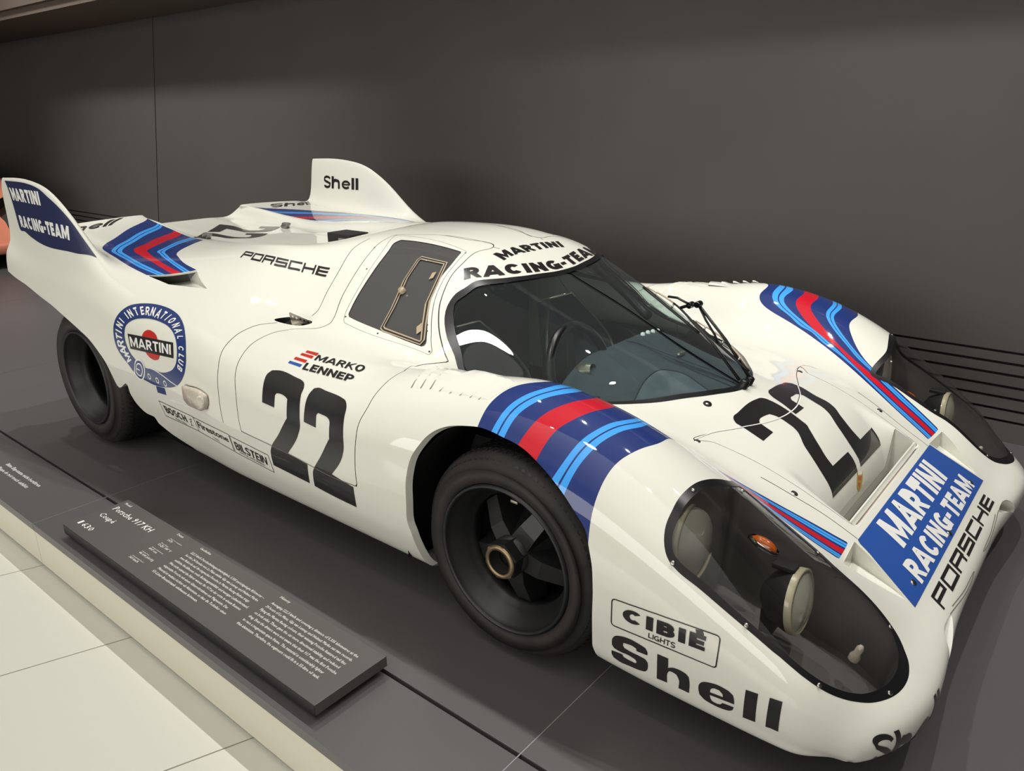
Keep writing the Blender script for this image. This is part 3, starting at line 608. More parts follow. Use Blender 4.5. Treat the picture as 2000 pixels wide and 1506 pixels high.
# surface coordinates (along the car, across the skin; negative = right-hand side) of openings, joints and markings
TRACE = {
 'side_window': [(-0.9869, -0.232), (-0.698, -0.2268), (-0.6685, -0.3209), (-0.664, -0.3625), (-0.6486, -0.3869), (-0.6194, -0.4096), (-0.5881, -0.4317), (-0.5656, -0.454), (-0.5664, -0.4717), (-0.607, -0.4723), (-0.7459, -0.4642), (-0.9135, -0.457), (-0.9422, -0.4126), (-0.957, -0.3757), (-0.9672, -0.3287), (-0.9913, -0.2515)],
 'window_frame': [(-1.0591, -0.1878), (-0.8443, -0.1972), (-0.688, -0.2153), (-0.6587, -0.3164), (-0.6519, -0.3569), (-0.6374, -0.3825), (-0.6077, -0.4076), (-0.5709, -0.434), (-0.5351, -0.4703), (-0.5379, -0.491), (-0.725, -0.4928), (-0.9075, -0.4797), (-0.9241, -0.4624), (-0.9563, -0.4143), (-0.9779, -0.3742), (-0.9977, -0.3156)],
 'seam_rear_outer': [(-1.1464, -0.236), (-1.1546, -0.3282), (-1.1247, -0.4), (-1.1048, -0.4393), (-1.0773, -0.4815), (-1.0662, -0.5094), (-1.0665, -0.5488)],
 'seam_outer_low': [(-1.1452, -0.6987), (-1.2006, -0.802), (-1.2194, -0.8608), (-1.2254, -0.9141), (-1.2169, -0.9773), (-1.2035, -1.0189), (-1.1752, -1.0887), (-1.1563, -1.1664)],
 'door_outline': [(-0.9707, -0.5705), (-1.0518, -0.6743), (-1.1048, -0.7969), (-1.1259, -0.8684), (-1.1242, -0.9436), (-1.1128, -0.9974), (-1.0787, -1.0604), (-1.0509, -1.1622), (-0.7669, -1.1631), (-0.4874, -1.1901), (-0.491, -1.1181), (-0.4951, -1.0662), (-0.5003, -1.0194), (-0.4911, -0.9765), (-0.4915, -0.9047), (-0.4843, -0.8542), (-0.4746, -0.8022), (-0.4764, -0.8096), (-0.5212, -0.5491), (-0.4964, -0.4972), (-0.479, -0.4738), (-0.5214, -0.4431), (-0.5749, -0.4114), (-0.6095, -0.3876), (-0.6336, -0.3524), (-0.6417, -0.2964), (-0.6659, -0.1878), (-0.6623, -0.1223), (-0.6768, -0.1031), (-0.8794, -0.133), (-1.066, -0.1891), (-1.0526, -0.308), (-1.0384, -0.3753), (-1.0142, -0.4199), (-0.9679, -0.4729), (-0.9571, -0.5197)],
 'windscreen': [(-0.4851, 0.1678), (-0.4568, 0.0998), (-0.4504, 0.0479), (-0.4498, 0.0044), (-0.4516, -0.0348), (-0.4528, -0.062), (-0.4673, -0.1333), (-0.4779, -0.1748), (-0.5021, -0.2346), (-0.5285, -0.2765), (-0.555, -0.3202), (-0.563, -0.3447), (-0.5797, -0.367), (-0.5784, -0.3858), (-0.5641, -0.4007), (-0.5385, -0.4157), (-0.5048, -0.4323), (-0.4731, -0.4464), (-0.4488, -0.4503), (-0.3834, -0.4256), (-0.2907, -0.4064), (-0.1998, -0.3954), (-0.1078, -0.397), (-0.0394, -0.4086), (0.0012, -0.3956), (0.0529, -0.3491), (0.1179, -0.2919), (0.162, -0.229), (0.2041, -0.1367), (0.229, -0.061), (0.2401, -0.0008), (0.2338, 0.0677), (0.2167, 0.1373)],
 'front_arch': [(-0.2859, -1.282), (-0.2932, -1.2541), (-0.2873, -1.1854), (-0.2831, -1.1195), (-0.2744, -1.0849), (-0.2551, -1.057), (-0.2343, -1.0344), (-0.2076, -1.0198), (-0.1779, -1.0117), (-0.1495, -1.0091), (-0.1131, -1.0085), (-0.084, -1.0088), (-0.0384, -1.0134), (-0.0001, -1.0186), (0.047, -1.0227), (0.0803, -1.0276), (0.1108, -1.0348), (0.1408, -1.0422), (0.167, -1.0499), (0.2076, -1.0643), (0.244, -1.0811), (0.2759, -1.0996), (0.2865, -1.1198), (0.2987, -1.15), (0.3031, -1.1964), (0.2981, -1.2756), (0.2873, -1.3693), None],
 'rear_arch': [(-2.7735, -1.101), (-2.7353, -1.1309), (-2.6851, -1.1323), (-2.4925, -1.1505), (-2.3775, -1.1525), (-2.262, -1.1612), (-2.1554, -1.1752), (-2.0768, -1.1903), (-2.0271, -1.2098), (-1.9848, -1.2342), (-1.9629, -1.2671), (-1.952, -1.2922), (-1.8488, -1.2682), (-1.8536, -1.2911), (-1.84, -1.3131), (-1.8016, -1.3343), (-1.7073, -1.3385)],
 'na0': [(-0.0825, -1.0079), (-0.0818, -0.9745), (-0.0773, -0.9308), (-0.0648, -0.8887), (-0.0366, -0.8652), (0.0065, -0.8315), (-0.1558, -0.3922), (-0.1198, -0.3825)],
 'na1': [(-0.0354, -1.0134), (-0.0289, -0.9819), (-0.0173, -0.9344), (0.0022, -0.8942), (0.0335, -0.8631), (0.0608, -0.8224), (-0.1029, -0.393), (-0.0705, -0.3861), (-0.0346, -0.3885)],
 'na4': [(0.0078, -1.0166), (0.012, -0.9861), (0.0269, -0.9448), (0.0461, -0.9021), (0.0762, -0.8693), (0.0978, -0.8391), (0.1126, -0.7984), (-0.0377, -0.408)],
 'na5': [(0.0514, -1.024), (0.0616, -0.9982), (0.0744, -0.9634), (0.0925, -0.9152), (0.1158, -0.8787), (0.1403, -0.8351), (-0.0248, -0.4217), (0.0109, -0.4213)],
 'na6': [(0.1125, -1.0347), (0.127, -0.9852), (0.1465, -0.9375), (0.1661, -0.8921), (0.1859, -0.8539), (0.1974, -0.8034), (0.1931, -0.8309), (0.0444, -0.4565)],
 'na7': [(0.166, -1.048), (0.1808, -1.0188), (0.1963, -0.976), (0.211, -0.9279), (0.2242, -0.8873), (0.2467, -0.8372), (0.1275, -0.4828), (0.1672, -0.4739), (0.1778, -0.4878), (0.2243, -0.4949)],
 'na10': [(0.2047, -1.0638), (0.2106, -1.037), (0.2191, -1.0109), (0.2324, -0.9788), (0.2466, -0.9226), (0.2612, -0.8794), (0.279, -0.8392), (0.2918, -0.7863), (0.2177, -0.5157)],
 'na11': [(0.2851, -1.1184), (0.2825, -1.0947), (0.2803, -1.0649), (0.2809, -1.0416), (0.2836, -1.0122), (0.2919, -0.9782), (0.3056, -0.9276), (0.319, -0.8868), (0.3342, -0.8537), (0.3501, -0.802), (0.396, -0.5582), (0.4758, -0.5783), (0.5406, -0.5781), (0.6206, -0.5809), (0.7023, -0.5833)],
 'fa0': [(-0.0141, 0.7971), (-0.009, 0.7632), (0.0155, 0.7318), (0.0642, 0.7095), (0.1441, 0.6888), (0.241, 0.6633), (0.3046, 0.6446), (0.3051, 0.6392), (0.3915, 0.6122), (0.4535, 0.5828), (0.5237, 0.5483), (0.5966, 0.5128), (0.6442, 0.4935), (0.6918, 0.4737)],
 'fa1': [(0.029, 0.8083), (0.0413, 0.7669), (0.0707, 0.7387), (0.1349, 0.7117), (0.2207, 0.686), (0.1944, 0.6829), (0.2638, 0.6627), (0.3297, 0.6474), (0.4074, 0.6187), (0.4838, 0.5843), (0.5526, 0.5529), (0.6169, 0.5164), (0.6923, 0.4874)],
 'fa4': [(0.0715, 0.8087), (0.0832, 0.7682), (0.118, 0.74), (0.1826, 0.7094), (0.2622, 0.6819), (0.3465, 0.6513), (0.3627, 0.6444), (0.4458, 0.6097), (0.5256, 0.5747), (0.6029, 0.5391), (0.6926, 0.503)],
 'fa5': [(0.1225, 0.8028), (0.1286, 0.7742), (0.1514, 0.7456), (0.1999, 0.7098), (0.2632, 0.6792), (0.3231, 0.6547), (0.3064, 0.6727), (0.3825, 0.6396), (0.4646, 0.6059), (0.5367, 0.582), (0.6087, 0.5504), (0.6929, 0.5167)],
 'fa6': [(0.1721, 0.8114), (0.1816, 0.779), (0.2086, 0.7491), (0.2554, 0.7147), (0.312, 0.6841), (0.384, 0.6543), (0.3311, 0.6805), (0.4043, 0.6549), (0.4795, 0.6302), (0.5522, 0.6057), (0.622, 0.5853), (0.6963, 0.552)],
 'fa7': [(0.2323, 0.7967), (0.2447, 0.769), (0.2771, 0.7338), (0.3352, 0.6971), (0.3973, 0.6631), (0.3283, 0.7006), (0.3739, 0.6763), (0.451, 0.6496), (0.5243, 0.628), (0.5958, 0.6042), (0.698, 0.5654)],
 'fa10': [(0.2619, 0.7995), (0.2728, 0.7707), (0.3048, 0.7358), (0.3554, 0.7028), (0.3052, 0.7405), (0.3443, 0.7077), (0.3903, 0.6814), (0.4631, 0.6538), (0.5455, 0.6303), (0.6159, 0.6105), (0.7005, 0.5762)],
 'fa11': [(0.3233, 0.7937), (0.3295, 0.7726), (0.355, 0.7306), (0.3847, 0.6971), (0.4259, 0.6704), (0.4716, 0.6551), (0.5424, 0.6411), (0.6133, 0.6203), (0.7029, 0.5875)],
 'tb0': [(-2.8043, -0.4135), (-2.6348, -0.5237), (-2.4913, -0.6048), (-2.397, -0.6618), (-2.272, -0.6861), (-2.1769, -0.6992), (-1.9959, -0.7287), (-1.8564, -0.7608)],
 'tb1': [(-2.6452, -0.4299), (-2.5526, -0.5136), (-2.4275, -0.5897), (-2.3307, -0.6512), (-2.2964, -0.6673), (-2.2094, -0.6805), (-2.0531, -0.6979), (-1.928, -0.7194), (-1.8371, -0.7346)],
 'tb4': [(-2.5756, -0.4456), (-2.4859, -0.5158), (-2.356, -0.5936), (-2.268, -0.6457), (-2.232, -0.658), (-2.2028, -0.6617), (-2.0343, -0.6821), (-1.9124, -0.6996), (-1.8216, -0.7164)],
 'tb5': [(-2.4513, -0.4573), (-2.362, -0.5344), (-2.2708, -0.5952), (-2.2425, -0.6215), (-2.1923, -0.6381), (-2.0927, -0.6519), (-1.9575, -0.6695), (-1.8078, -0.7)],
 'tb6': [(-2.3638, -0.461), (-2.2635, -0.5363), (-2.1976, -0.5874), (-2.1618, -0.6136), (-2.0987, -0.6285), (-1.968, -0.6512), (-1.8544, -0.6729), (-1.7778, -0.6857)],
 'tb7': [(-2.2699, -0.4642), (-2.1936, -0.5333), (-2.1282, -0.5823), (-2.1054, -0.6036), (-2.0313, -0.6219), (-1.9086, -0.6473), (-1.7659, -0.6791)],
 'tb10': [(-2.2058, -0.4657), (-2.1497, -0.5291), (-2.1067, -0.5691), (-2.072, -0.5946), (-1.9775, -0.6202), (-1.8611, -0.6463), (-1.7363, -0.6715)],
 'tb11': [(-2.1448, -0.451), (-2.0641, -0.532), (-2.0167, -0.5743), (-1.9778, -0.5968), (-1.9009, -0.6195), (-1.8087, -0.6438), (-1.6979, -0.6616)],
 'duct_rear': [(-1.8547, -0.7629), (-1.6949, -0.6634), (-1.5316, -0.7427), (-1.7188, -0.7804)],
 'lens': [(0.4447, -1.0365), (0.4366, -1.0145), (0.4353, -0.9723), (0.4365, -0.9134), (0.4422, -0.8696), (0.4533, -0.8281), (0.467, -0.7724), (0.46, -0.6293), (0.5238, -0.6439), (0.5872, -0.646), (0.656, -0.6482), (0.725, -0.6574), (0.7717, -0.6514), (0.8113, -0.6531), (0.8482, -0.6697), (0.8738, -0.7125), (0.8867, -0.7713), (0.8914, -0.8215), (0.8884, -0.8638), (0.8786, -0.9059), (0.8609, -0.9526), (0.833, -0.9977), (0.7997, -1.0266), (0.758, -1.0452), (0.7215, -1.0532), (0.6555, -1.0571), (0.5976, -1.0595), (0.5347, -1.0605), (0.4837, -1.0615), (0.4626, -1.0559)],
 'lens_screws': [(0.4482, -0.8864), (0.4945, -0.7314), (0.4734, -1.0554), (0.6355, -1.0519), (0.7828, -1.0293), (0.8815, -0.8681), (0.834, -0.6738), (0.6662, -0.6688)],
 'lid_seam': [(0.2645, -0.4787), (0.2792, -0.3717), (0.3183, -0.2685), (0.3561, -0.1477), (0.3743, -0.0376), (0.3736, 0.0634), (0.3525, 0.1673), (0.3198, 0.253), (0.2752, 0.3519), (0.2569, 0.445), (0.2693, 0.5078), (0.3044, 0.5156), (0.4063, 0.4937), (0.4868, 0.5054), (0.3737, 0.465), (0.489, 0.4329), (0.595, 0.4281), (0.6608, 0.4415), (0.7042, 0.4371)],
 'lid_seam_near': [(0.4554, -0.4774), (0.5271, -0.4585), (0.6173, -0.4297), (0.7059, -0.4198)],
 'latches': [(0.2729, -0.4794), (0.275, 0.4249), (0.5339, -0.4385), (0.5365, 0.438)],
 'badge': [(0.1999, -0.2353)],
 'panel': [(0.7079, -0.4244), (0.7087, -0.2992), (0.7093, -0.1823), (0.7094, -0.0517), (0.7092, 0.0894), (0.7083, 0.2487), (0.7067, 0.4381), (0.7282, 0.4433), (0.748, 0.45), (0.7736, 0.4588), (0.7991, 0.4693), (0.8246, 0.4815), (0.85, 0.4948), (0.85, 0.273), (0.8505, 0.0896), (0.8507, -0.0715), (0.8507, -0.2196), (0.8509, -0.3512), (0.8511, -0.493), (0.8266, -0.486), (0.8016, -0.478), (0.7762, -0.4682), (0.7502, -0.4564), (0.7292, -0.4418)],
 'naca_near': [(0.7028, -0.4385), (0.7191, -0.5883), (0.834, -0.4963)],
 'logo_crest': [(0.5785, 0.0254), (0.5833, 0.072), (0.5906, 0.0507), (0.5951, 0.0273), (0.5959, -0.0022), (0.5914, -0.0078)],
 'side22a': [(-0.9424, -1.0372), (-0.9576, -0.9988), (-0.9663, -0.9638), (-0.9674, -0.9329), (-0.9566, -0.9126), (-0.931, -0.9034), (-0.8361, -0.9044), (-0.8091, -0.907), (-0.7938, -0.9132), (-0.7821, -0.9328), (-0.7788, -0.9613), (-0.7703, -0.9921), (-0.7551, -1.0304), (-0.7434, -1.0664), (-0.7471, -1.0807), (-0.802, -1.1613), (-0.7082, -1.1703), (-0.7179, -1.2516), (-0.9, -1.2459), (-0.9002, -1.2094), (-0.8957, -1.1827), (-0.8889, -1.1674), (-0.8411, -1.1041), (-0.8102, -1.0527), (-0.8213, -1.0224), (-0.8301, -0.9982), (-0.8404, -0.9938), (-0.8744, -0.9905), (-0.8873, -0.9932), (-0.8916, -1.0017), (-0.879, -1.0372)],
 'side22b': [(-0.7301, -1.0426), (-0.739, -1.0139), (-0.7462, -0.9807), (-0.7471, -0.9468), (-0.7412, -0.9203), (-0.7274, -0.9123), (-0.6939, -0.9128), (-0.6156, -0.9212), (-0.5957, -0.9295), (-0.5824, -0.9447), (-0.5715, -0.9694), (-0.5669, -0.9956), (-0.5601, -1.0201), (-0.5498, -1.0507), (-0.5405, -1.0898), (-0.5431, -1.1008), (-0.594, -1.169), (-0.5038, -1.1961), (-0.5075, -1.2729), (-0.6939, -1.2541), (-0.69, -1.2132), (-0.6833, -1.1852), (-0.6738, -1.1676), (-0.6387, -1.1166), (-0.6071, -1.0635), (-0.6142, -1.0388), (-0.6247, -1.0124), (-0.6326, -1.0077), (-0.6648, -1.003), (-0.6791, -1.0025), (-0.6841, -1.0103), (-0.6725, -1.045)],
 'hood22a': [(0.3897, -0.2673), (0.3214, -0.2568), (0.2997, -0.2553), (0.2858, -0.2409), (0.2794, -0.2222), (0.2799, -0.1958), (0.2849, -0.0444), (0.2899, -0.0208), (0.3016, -0.0067), (0.3164, -0.0006), (0.417, -0.0102), (0.4321, -0.0148), (0.4457, -0.0316), (0.4946, -0.0824), (0.5223, -0.1005), (0.5405, -0.1017), (0.5422, 0.0423), (0.5577, 0.044), (0.5677, 0.0411), (0.5786, 0.032), (0.5777, -0.2126), (0.5692, -0.201), (0.559, -0.1962), (0.5379, -0.1901), (0.4787, -0.1557), (0.411, -0.0798), (0.3992, -0.077), (0.356, -0.0777), (0.3432, -0.0874), (0.3385, -0.1119), (0.3387, -0.1614), (0.3452, -0.1761), (0.3889, -0.1855)],
 'hood22b': [(0.39, 0.0875), (0.39, 0.0087), (0.3464, 0.0257), (0.3064, 0.0343), (0.2908, 0.0453), (0.2842, 0.0613), (0.2825, 0.0915), (0.283, 0.202), (0.286, 0.242), (0.298, 0.2585), (0.3231, 0.2596), (0.3803, 0.2386), (0.4231, 0.2371), (0.4396, 0.229), (0.4791, 0.1902), (0.5187, 0.1725), (0.5424, 0.1769), (0.5421, 0.3065), (0.5598, 0.3071), (0.569, 0.3065), (0.5777, 0.2999), (0.5775, 0.0683), (0.5669, 0.0814), (0.5544, 0.0827), (0.5322, 0.0887), (0.4982, 0.1065), (0.4128, 0.1762), (0.3984, 0.1775), (0.3562, 0.1861), (0.3435, 0.1711), (0.3403, 0.135), (0.3416, 0.1047), (0.349, 0.0916)],
 'deck22a': [(-2.5741, -0.1157), (-2.7419, 0.0654), (-2.6676, 0.0838), (-2.4904, 0.0555), (-2.4572, 0.0539), (-2.4202, 0.0875), (-2.4282, 0.1265), (-2.4542, 0.1516), (-2.486, 0.1324), (-2.5403, 0.1815), (-2.4462, 0.2315), (-2.3926, 0.1738), (-2.3509, 0.1145), (-2.3567, 0.064), (-2.4232, 0.0055), (-2.4889, 0.0083), (-2.5912, 0.0087), (-2.5252, -0.0766)],
 'deck22b': [(-2.2642, -0.441), (-2.5606, -0.1405), (-2.5166, -0.1232), (-2.4149, -0.1206), (-2.3133, -0.1161), (-2.2645, -0.0895), (-2.2783, -0.0525), (-2.3204, -0.0277), (-2.3492, -0.0447), (-2.3819, -0.0102), (-2.2974, 0.0593), (-2.2544, 0.0078), (-2.2305, -0.0449), (-2.2311, -0.0917), (-2.3151, -0.1585), (-2.3953, -0.161), (-2.4485, -0.1689), (-2.2357, -0.382)],
 'ring_out': [(-1.8664, -1.0912), (-1.8589, -1.0578), (-1.8456, -1.0253), (-1.8226, -0.9872), (-1.7887, -0.9449), (-1.7482, -0.916), (-1.7006, -0.8976), (-1.6287, -0.8894), (-1.5632, -0.8946), (-1.5055, -0.9098), (-1.4587, -0.9366), (-1.4225, -0.9767), (-1.3943, -1.0187), (-1.3774, -1.0564), (-1.3787, -1.0854), (-1.3948, -1.1154), (-1.4224, -1.1433), (-1.4633, -1.1669), (-1.5215, -1.1855), (-1.6023, -1.1997), (-1.6792, -1.201), (-1.7532, -1.1956), (-1.7879, -1.1788), (-1.8337, -1.1624), (-1.8584, -1.1444), (-1.8668, -1.12)],
 'ring_in': [(-1.7877, -1.0718), (-1.785, -1.0486), (-1.7677, -1.0246), (-1.7378, -1.0013), (-1.6922, -0.9815), (-1.6393, -0.9691), (-1.5822, -0.9671), (-1.5243, -0.9756), (-1.4848, -0.9937), (-1.4581, -1.0144), (-1.4372, -1.0462), (-1.4336, -1.0767), (-1.4512, -1.1017), (-1.4925, -1.1252), (-1.5356, -1.1385), (-1.5994, -1.1423), (-1.6552, -1.1488), (-1.7185, -1.1428), (-1.7622, -1.1255), (-1.7813, -1.1037)],
 'red_ball': [(-1.6682, -1.0471), (-1.6614, -1.0313), (-1.6401, -1.0178), (-1.6133, -1.0164), (-1.5846, -1.0237), (-1.5677, -1.036), (-1.5452, -1.0593), (-1.5412, -1.0808), (-1.5457, -1.0942), (-1.5693, -1.1062), (-1.5981, -1.1083), (-1.6238, -1.1033), (-1.639, -1.0958), (-1.6549, -1.0757)],
 'ring_bar': [(-1.765, -1.0668), (-1.7132, -1.0566), (-1.6627, -1.0486), (-1.6133, -1.042), (-1.5652, -1.0358), (-1.5183, -1.0294), (-1.4729, -1.0221), (-1.4683, -1.0299), (-1.4641, -1.0376), (-1.4603, -1.0453), (-1.457, -1.053), (-1.4541, -1.0608), (-1.4518, -1.0687), (-1.4972, -1.0767), (-1.5444, -1.0836), (-1.5932, -1.09), (-1.6435, -1.0967), (-1.6953, -1.1042), (-1.7486, -1.1136), (-1.7504, -1.1057), (-1.7525, -1.0979), (-1.755, -1.0901), (-1.7579, -1.0823), (-1.7612, -1.0746)],
 'buckle': [(-1.7056, -1.1362), (-1.6627, -1.138), (-1.6572, -1.1468), (-1.6823, -1.1966), (-1.6994, -1.2075), (-1.7382, -1.2077), (-1.7536, -1.1983), (-1.7408, -1.177), (-1.7253, -1.1498)],
 'belt_holes': [(-1.6329, -1.1769), (-1.5744, -1.1756), (-1.5191, -1.1718)],
 'belt_tail': [(-1.5977, -1.2011), (-1.5322, -1.1917), (-1.5318, -1.2158), (-1.5973, -1.224)],
 'belt_line': [(-1.6501, -1.15), (-1.5995, -1.1429), (-1.5273, -1.1464), (-1.4734, -1.1521), (-1.4344, -1.1528)],
 'lamp_side': [(-1.3824, -1.13), (-1.3489, -1.1171), (-1.2588, -1.1001), (-1.2388, -1.1019), (-1.2329, -1.121), (-1.2435, -1.1491), (-1.3163, -1.1766), (-1.3593, -1.1821), (-1.3789, -1.1722), (-1.3815, -1.1498)],
 'frame_bosch': [(-1.6104, -1.2558), (-1.5694, -1.2548), (-1.5291, -1.2536), (-1.4893, -1.2517), (-1.4498, -1.2486), (-1.4106, -1.2438), (-1.3715, -1.2371), (-1.3679, -1.2446), (-1.3645, -1.2523), (-1.3611, -1.26), (-1.358, -1.268), (-1.3551, -1.2762), (-1.3526, -1.2846), (-1.3927, -1.2916), (-1.4329, -1.2968), (-1.4732, -1.3003), (-1.5136, -1.3024), (-1.5544, -1.3039), (-1.5958, -1.305), (-1.5972, -1.2964), (-1.5991, -1.288), (-1.6015, -1.2797), (-1.6042, -1.2717), (-1.6072, -1.2637)],
 'frame_fire': [(-1.37, -1.2381), (-1.3293, -1.2301), (-1.2894, -1.222), (-1.2505, -1.2151), (-1.2128, -1.2103), (-1.1761, -1.2074), (-1.1403, -1.2058), (-1.1386, -1.2164), (-1.137, -1.2271), (-1.1356, -1.2381), (-1.1344, -1.2492), (-1.1335, -1.2607), (-1.133, -1.2725), (-1.167, -1.2713), (-1.202, -1.2712), (-1.2379, -1.2727), (-1.2751, -1.2761), (-1.3134, -1.2808), (-1.3526, -1.2859), (-1.3547, -1.2774), (-1.3573, -1.2692), (-1.3602, -1.2612), (-1.3633, -1.2533), (-1.3666, -1.2457)],
 'frame_bil': [(-1.1355, -1.2087), (-1.0978, -1.2084), (-1.0608, -1.2086), (-1.0245, -1.2091), (-0.9888, -1.2098), (-0.9536, -1.2106), (-0.9191, -1.2114), (-0.9172, -1.2226), (-0.9154, -1.234), (-0.9138, -1.2454), (-0.9125, -1.2571), (-0.9114, -1.2691), (-0.9109, -1.2815), (-0.9452, -1.2799), (-0.98, -1.2784), (-1.0154, -1.277), (-1.0515, -1.2758), (-1.0883, -1.2749), (-1.1259, -1.2742), (-1.1268, -1.2626), (-1.1281, -1.2513), (-1.1297, -1.2403), (-1.1315, -1.2296), (-1.1334, -1.219)],
 'frame_cibie': [(0.353, -1.2049), (0.3978, -1.1962), (0.441, -1.1843), (0.4823, -1.1689), (0.5218, -1.1514), (0.5593, -1.1336), (0.5953, -1.1161), (0.5958, -1.1292), (0.5961, -1.1433), (0.5961, -1.1588), (0.5957, -1.1759), (0.595, -1.1943), (0.5941, -1.2134), (0.5568, -1.2298), (0.5181, -1.2439), (0.4779, -1.2554), (0.4362, -1.2643), (0.3931, -1.2708), (0.3486, -1.2754), (0.3497, -1.2633), (0.3506, -1.2514), (0.3513, -1.2397), (0.352, -1.2281), (0.3525, -1.2165)],
 'shell_front': [(0.9003, -1.0566), (0.9252, -0.9484), (0.9289, -0.8551), (0.9341, -0.7041)],
 'shell_front_low': [None],
 'flag1': [(-0.8902, -0.7887), (-0.8635, -0.7859), (-0.837, -0.7835), (-0.8355, -0.7931), (-0.8343, -0.8017), (-0.8615, -0.8018), (-0.8891, -0.8023), (-0.8896, -0.7958)],
 'flag2': [(-0.8969, -0.81), (-0.8693, -0.8081), (-0.8421, -0.8067), (-0.8405, -0.8139), (-0.8391, -0.8207), (-0.8677, -0.8208), (-0.8966, -0.8213), (-0.8967, -0.8157)],
 'flag3': [(-0.9045, -0.8347), (-0.8763, -0.8334), (-0.8484, -0.8323), (-0.8475, -0.8385), (-0.8469, -0.8446), (-0.8753, -0.8452), (-0.9041, -0.8461), (-0.9042, -0.8405)],
 'flag4': [(-0.9127, -0.8563), (-0.8823, -0.8551), (-0.8523, -0.8542), (-0.8523, -0.8599), (-0.8525, -0.8656), (-0.8826, -0.8657), (-0.9132, -0.8662), (-0.9129, -0.8613)],
 'fin_blue': [(-2.908, -0.8774), (-2.7853, -0.8779), (-2.6526, -0.8749), (-2.5737, -0.8726), (-2.5199, -0.8729), (-2.4466, -0.8758), (-2.3526, -0.8719), (-2.2677, -0.8678), (-2.1875, -0.8664), (-2.1359, -0.8649), (-2.0857, -0.8675), (-2.1802, -0.9273), (-2.2647, -0.9516), (-2.3521, -0.9653), (-2.4437, -0.9716), (-2.5241, -0.9721), (-2.6056, -0.9692), (-2.6747, -0.9652), (-2.7414, -0.964), (-2.7883, -0.94), (-2.8427, -0.9106)],
 'louvre_top': [(-0.4729, -0.517), (-0.4452, -0.4885), (-0.4188, -0.4682), (-0.2385, -0.7997), (-0.1916, -0.8198), (-0.1498, -0.8375), (-0.114, -0.85), (-0.079, -0.8621)],
 'louvre_bot': [(-0.3699, -0.9015), (-0.3365, -0.9022), (-0.3024, -0.9038), (-0.2665, -0.9079), (-0.228, -0.9127), (-0.1902, -0.9182), (-0.1524, -0.9251), (-0.1205, -0.9322)],
 'filler': [(-1.1722, -0.693), (-1.1477, -0.6344), (-1.0881, -0.5893), (-1.0316, -0.5754), (-1.0489, -0.6254), (-1.1057, -0.6717)],
 'deck_lights': [(-2.3034, -0.4656), (-2.3759, 0.2153)],
 'mouth_hole': [(0.9132, 0.3701), (0.908, 0.4239), (0.908, 0.4718), (0.9139, 0.4979), (0.9266, 0.516), (0.9436, 0.531), (0.9611, 0.5543), (0.9386, 0.4586)],
 'nose_seam': [(0.9113, -0.3723), (0.9314, -0.1086), (0.9277, 0.0761), (0.9223, 0.2081), (0.9095, 0.3275)],
 'roof_seam': [(-0.8794, -0.133), (-0.7693, -0.1267), (-0.6768, -0.1031), (-0.6603, -0.1192), (-0.6389, -0.1133)],
 'pane_frame': [(-0.7978, -0.3257), (-0.6918, -0.3163), (-0.6667, -0.363), (-0.6493, -0.3944), (-0.6108, -0.4243), (-0.5821, -0.4526), (-0.5837, -0.4632), (-0.7368, -0.4595), (-0.7489, -0.4549), (-0.7627, -0.4157), (-0.7921, -0.3745), (-0.8014, -0.3349)],
 'pane_knob': [(-0.769, -0.392)],
 'pane_latch': [(-0.701, -0.3496), (-0.6961, -0.362), (-0.6243, -0.4282), (-0.6083, -0.4412)],
 'frame_screws': [(-0.9196, -0.461), (-0.7494, -0.4766), (-0.5416, -0.4766), (-0.6008, -0.4233), (-0.5884, -0.4324), (-0.6568, -0.3805), (-0.6693, -0.3539), (-0.9962, -0.3739), (-1.0544, -0.3061), (-0.6849, -0.2256)],
 'sh_S': [(0.3477, -1.3159), (0.3571, -1.3017), (0.3708, -1.2946), (0.3945, -1.2889), (0.4198, -1.2891), (0.4335, -1.2903), (0.438, -1.2988), (0.4374, -1.3087), (0.4105, -1.3138), (0.4098, -1.3068), (0.401, -1.305), (0.388, -1.3071), (0.3773, -1.3099), (0.3751, -1.3193), (0.3785, -1.3247), (0.3915, -1.3258), (0.4173, -1.3245), (0.4313, -1.3244), (0.437, -1.3328), (0.4344, -1.3529), (0.4287, -1.3621), (0.4167, -1.3674), (0.3874, -1.372), (0.3603, -1.375), (0.3458, -1.3712), (0.3415, -1.3615), (0.3425, -1.352), (0.3712, -1.3472), (0.3733, -1.3533), (0.3838, -1.3545), (0.3969, -1.3539), (0.4048, -1.3536), (0.4079, -1.3472), (0.4044, -1.3419), (0.3902, -1.3402), (0.3636, -1.3427), (0.3503, -1.3415), (0.3452, -1.334)],
 'sh_h': [(0.4628, -1.2869), (0.4888, -1.2813), (0.4872, -1.3103), (0.4977, -1.3012), (0.5145, -1.2948), (0.5286, -1.294), (0.5354, -1.2994), (0.5366, -1.3134), (0.5342, -1.3538), (0.5096, -1.3572), (0.5109, -1.3254), (0.5066, -1.3157), (0.4971, -1.3153), (0.4897, -1.3179), (0.4856, -1.326), (0.4822, -1.36), (0.4569, -1.3647)],
 'sh_e': [(0.5567, -1.3157), (0.5595, -1.2991), (0.5665, -1.2865), (0.581, -1.2743), (0.6029, -1.2627), (0.6225, -1.259), (0.6324, -1.2642), (0.6347, -1.2782), (0.6347, -1.2944), (0.5822, -1.3162), (0.5828, -1.3271), (0.5866, -1.3348), (0.5955, -1.3342), (0.6045, -1.3278), (0.6091, -1.3178), (0.6335, -1.3072), (0.631, -1.3207), (0.6242, -1.332), (0.6086, -1.3417), (0.5863, -1.3467), (0.5683, -1.3451), (0.5583, -1.3361)],
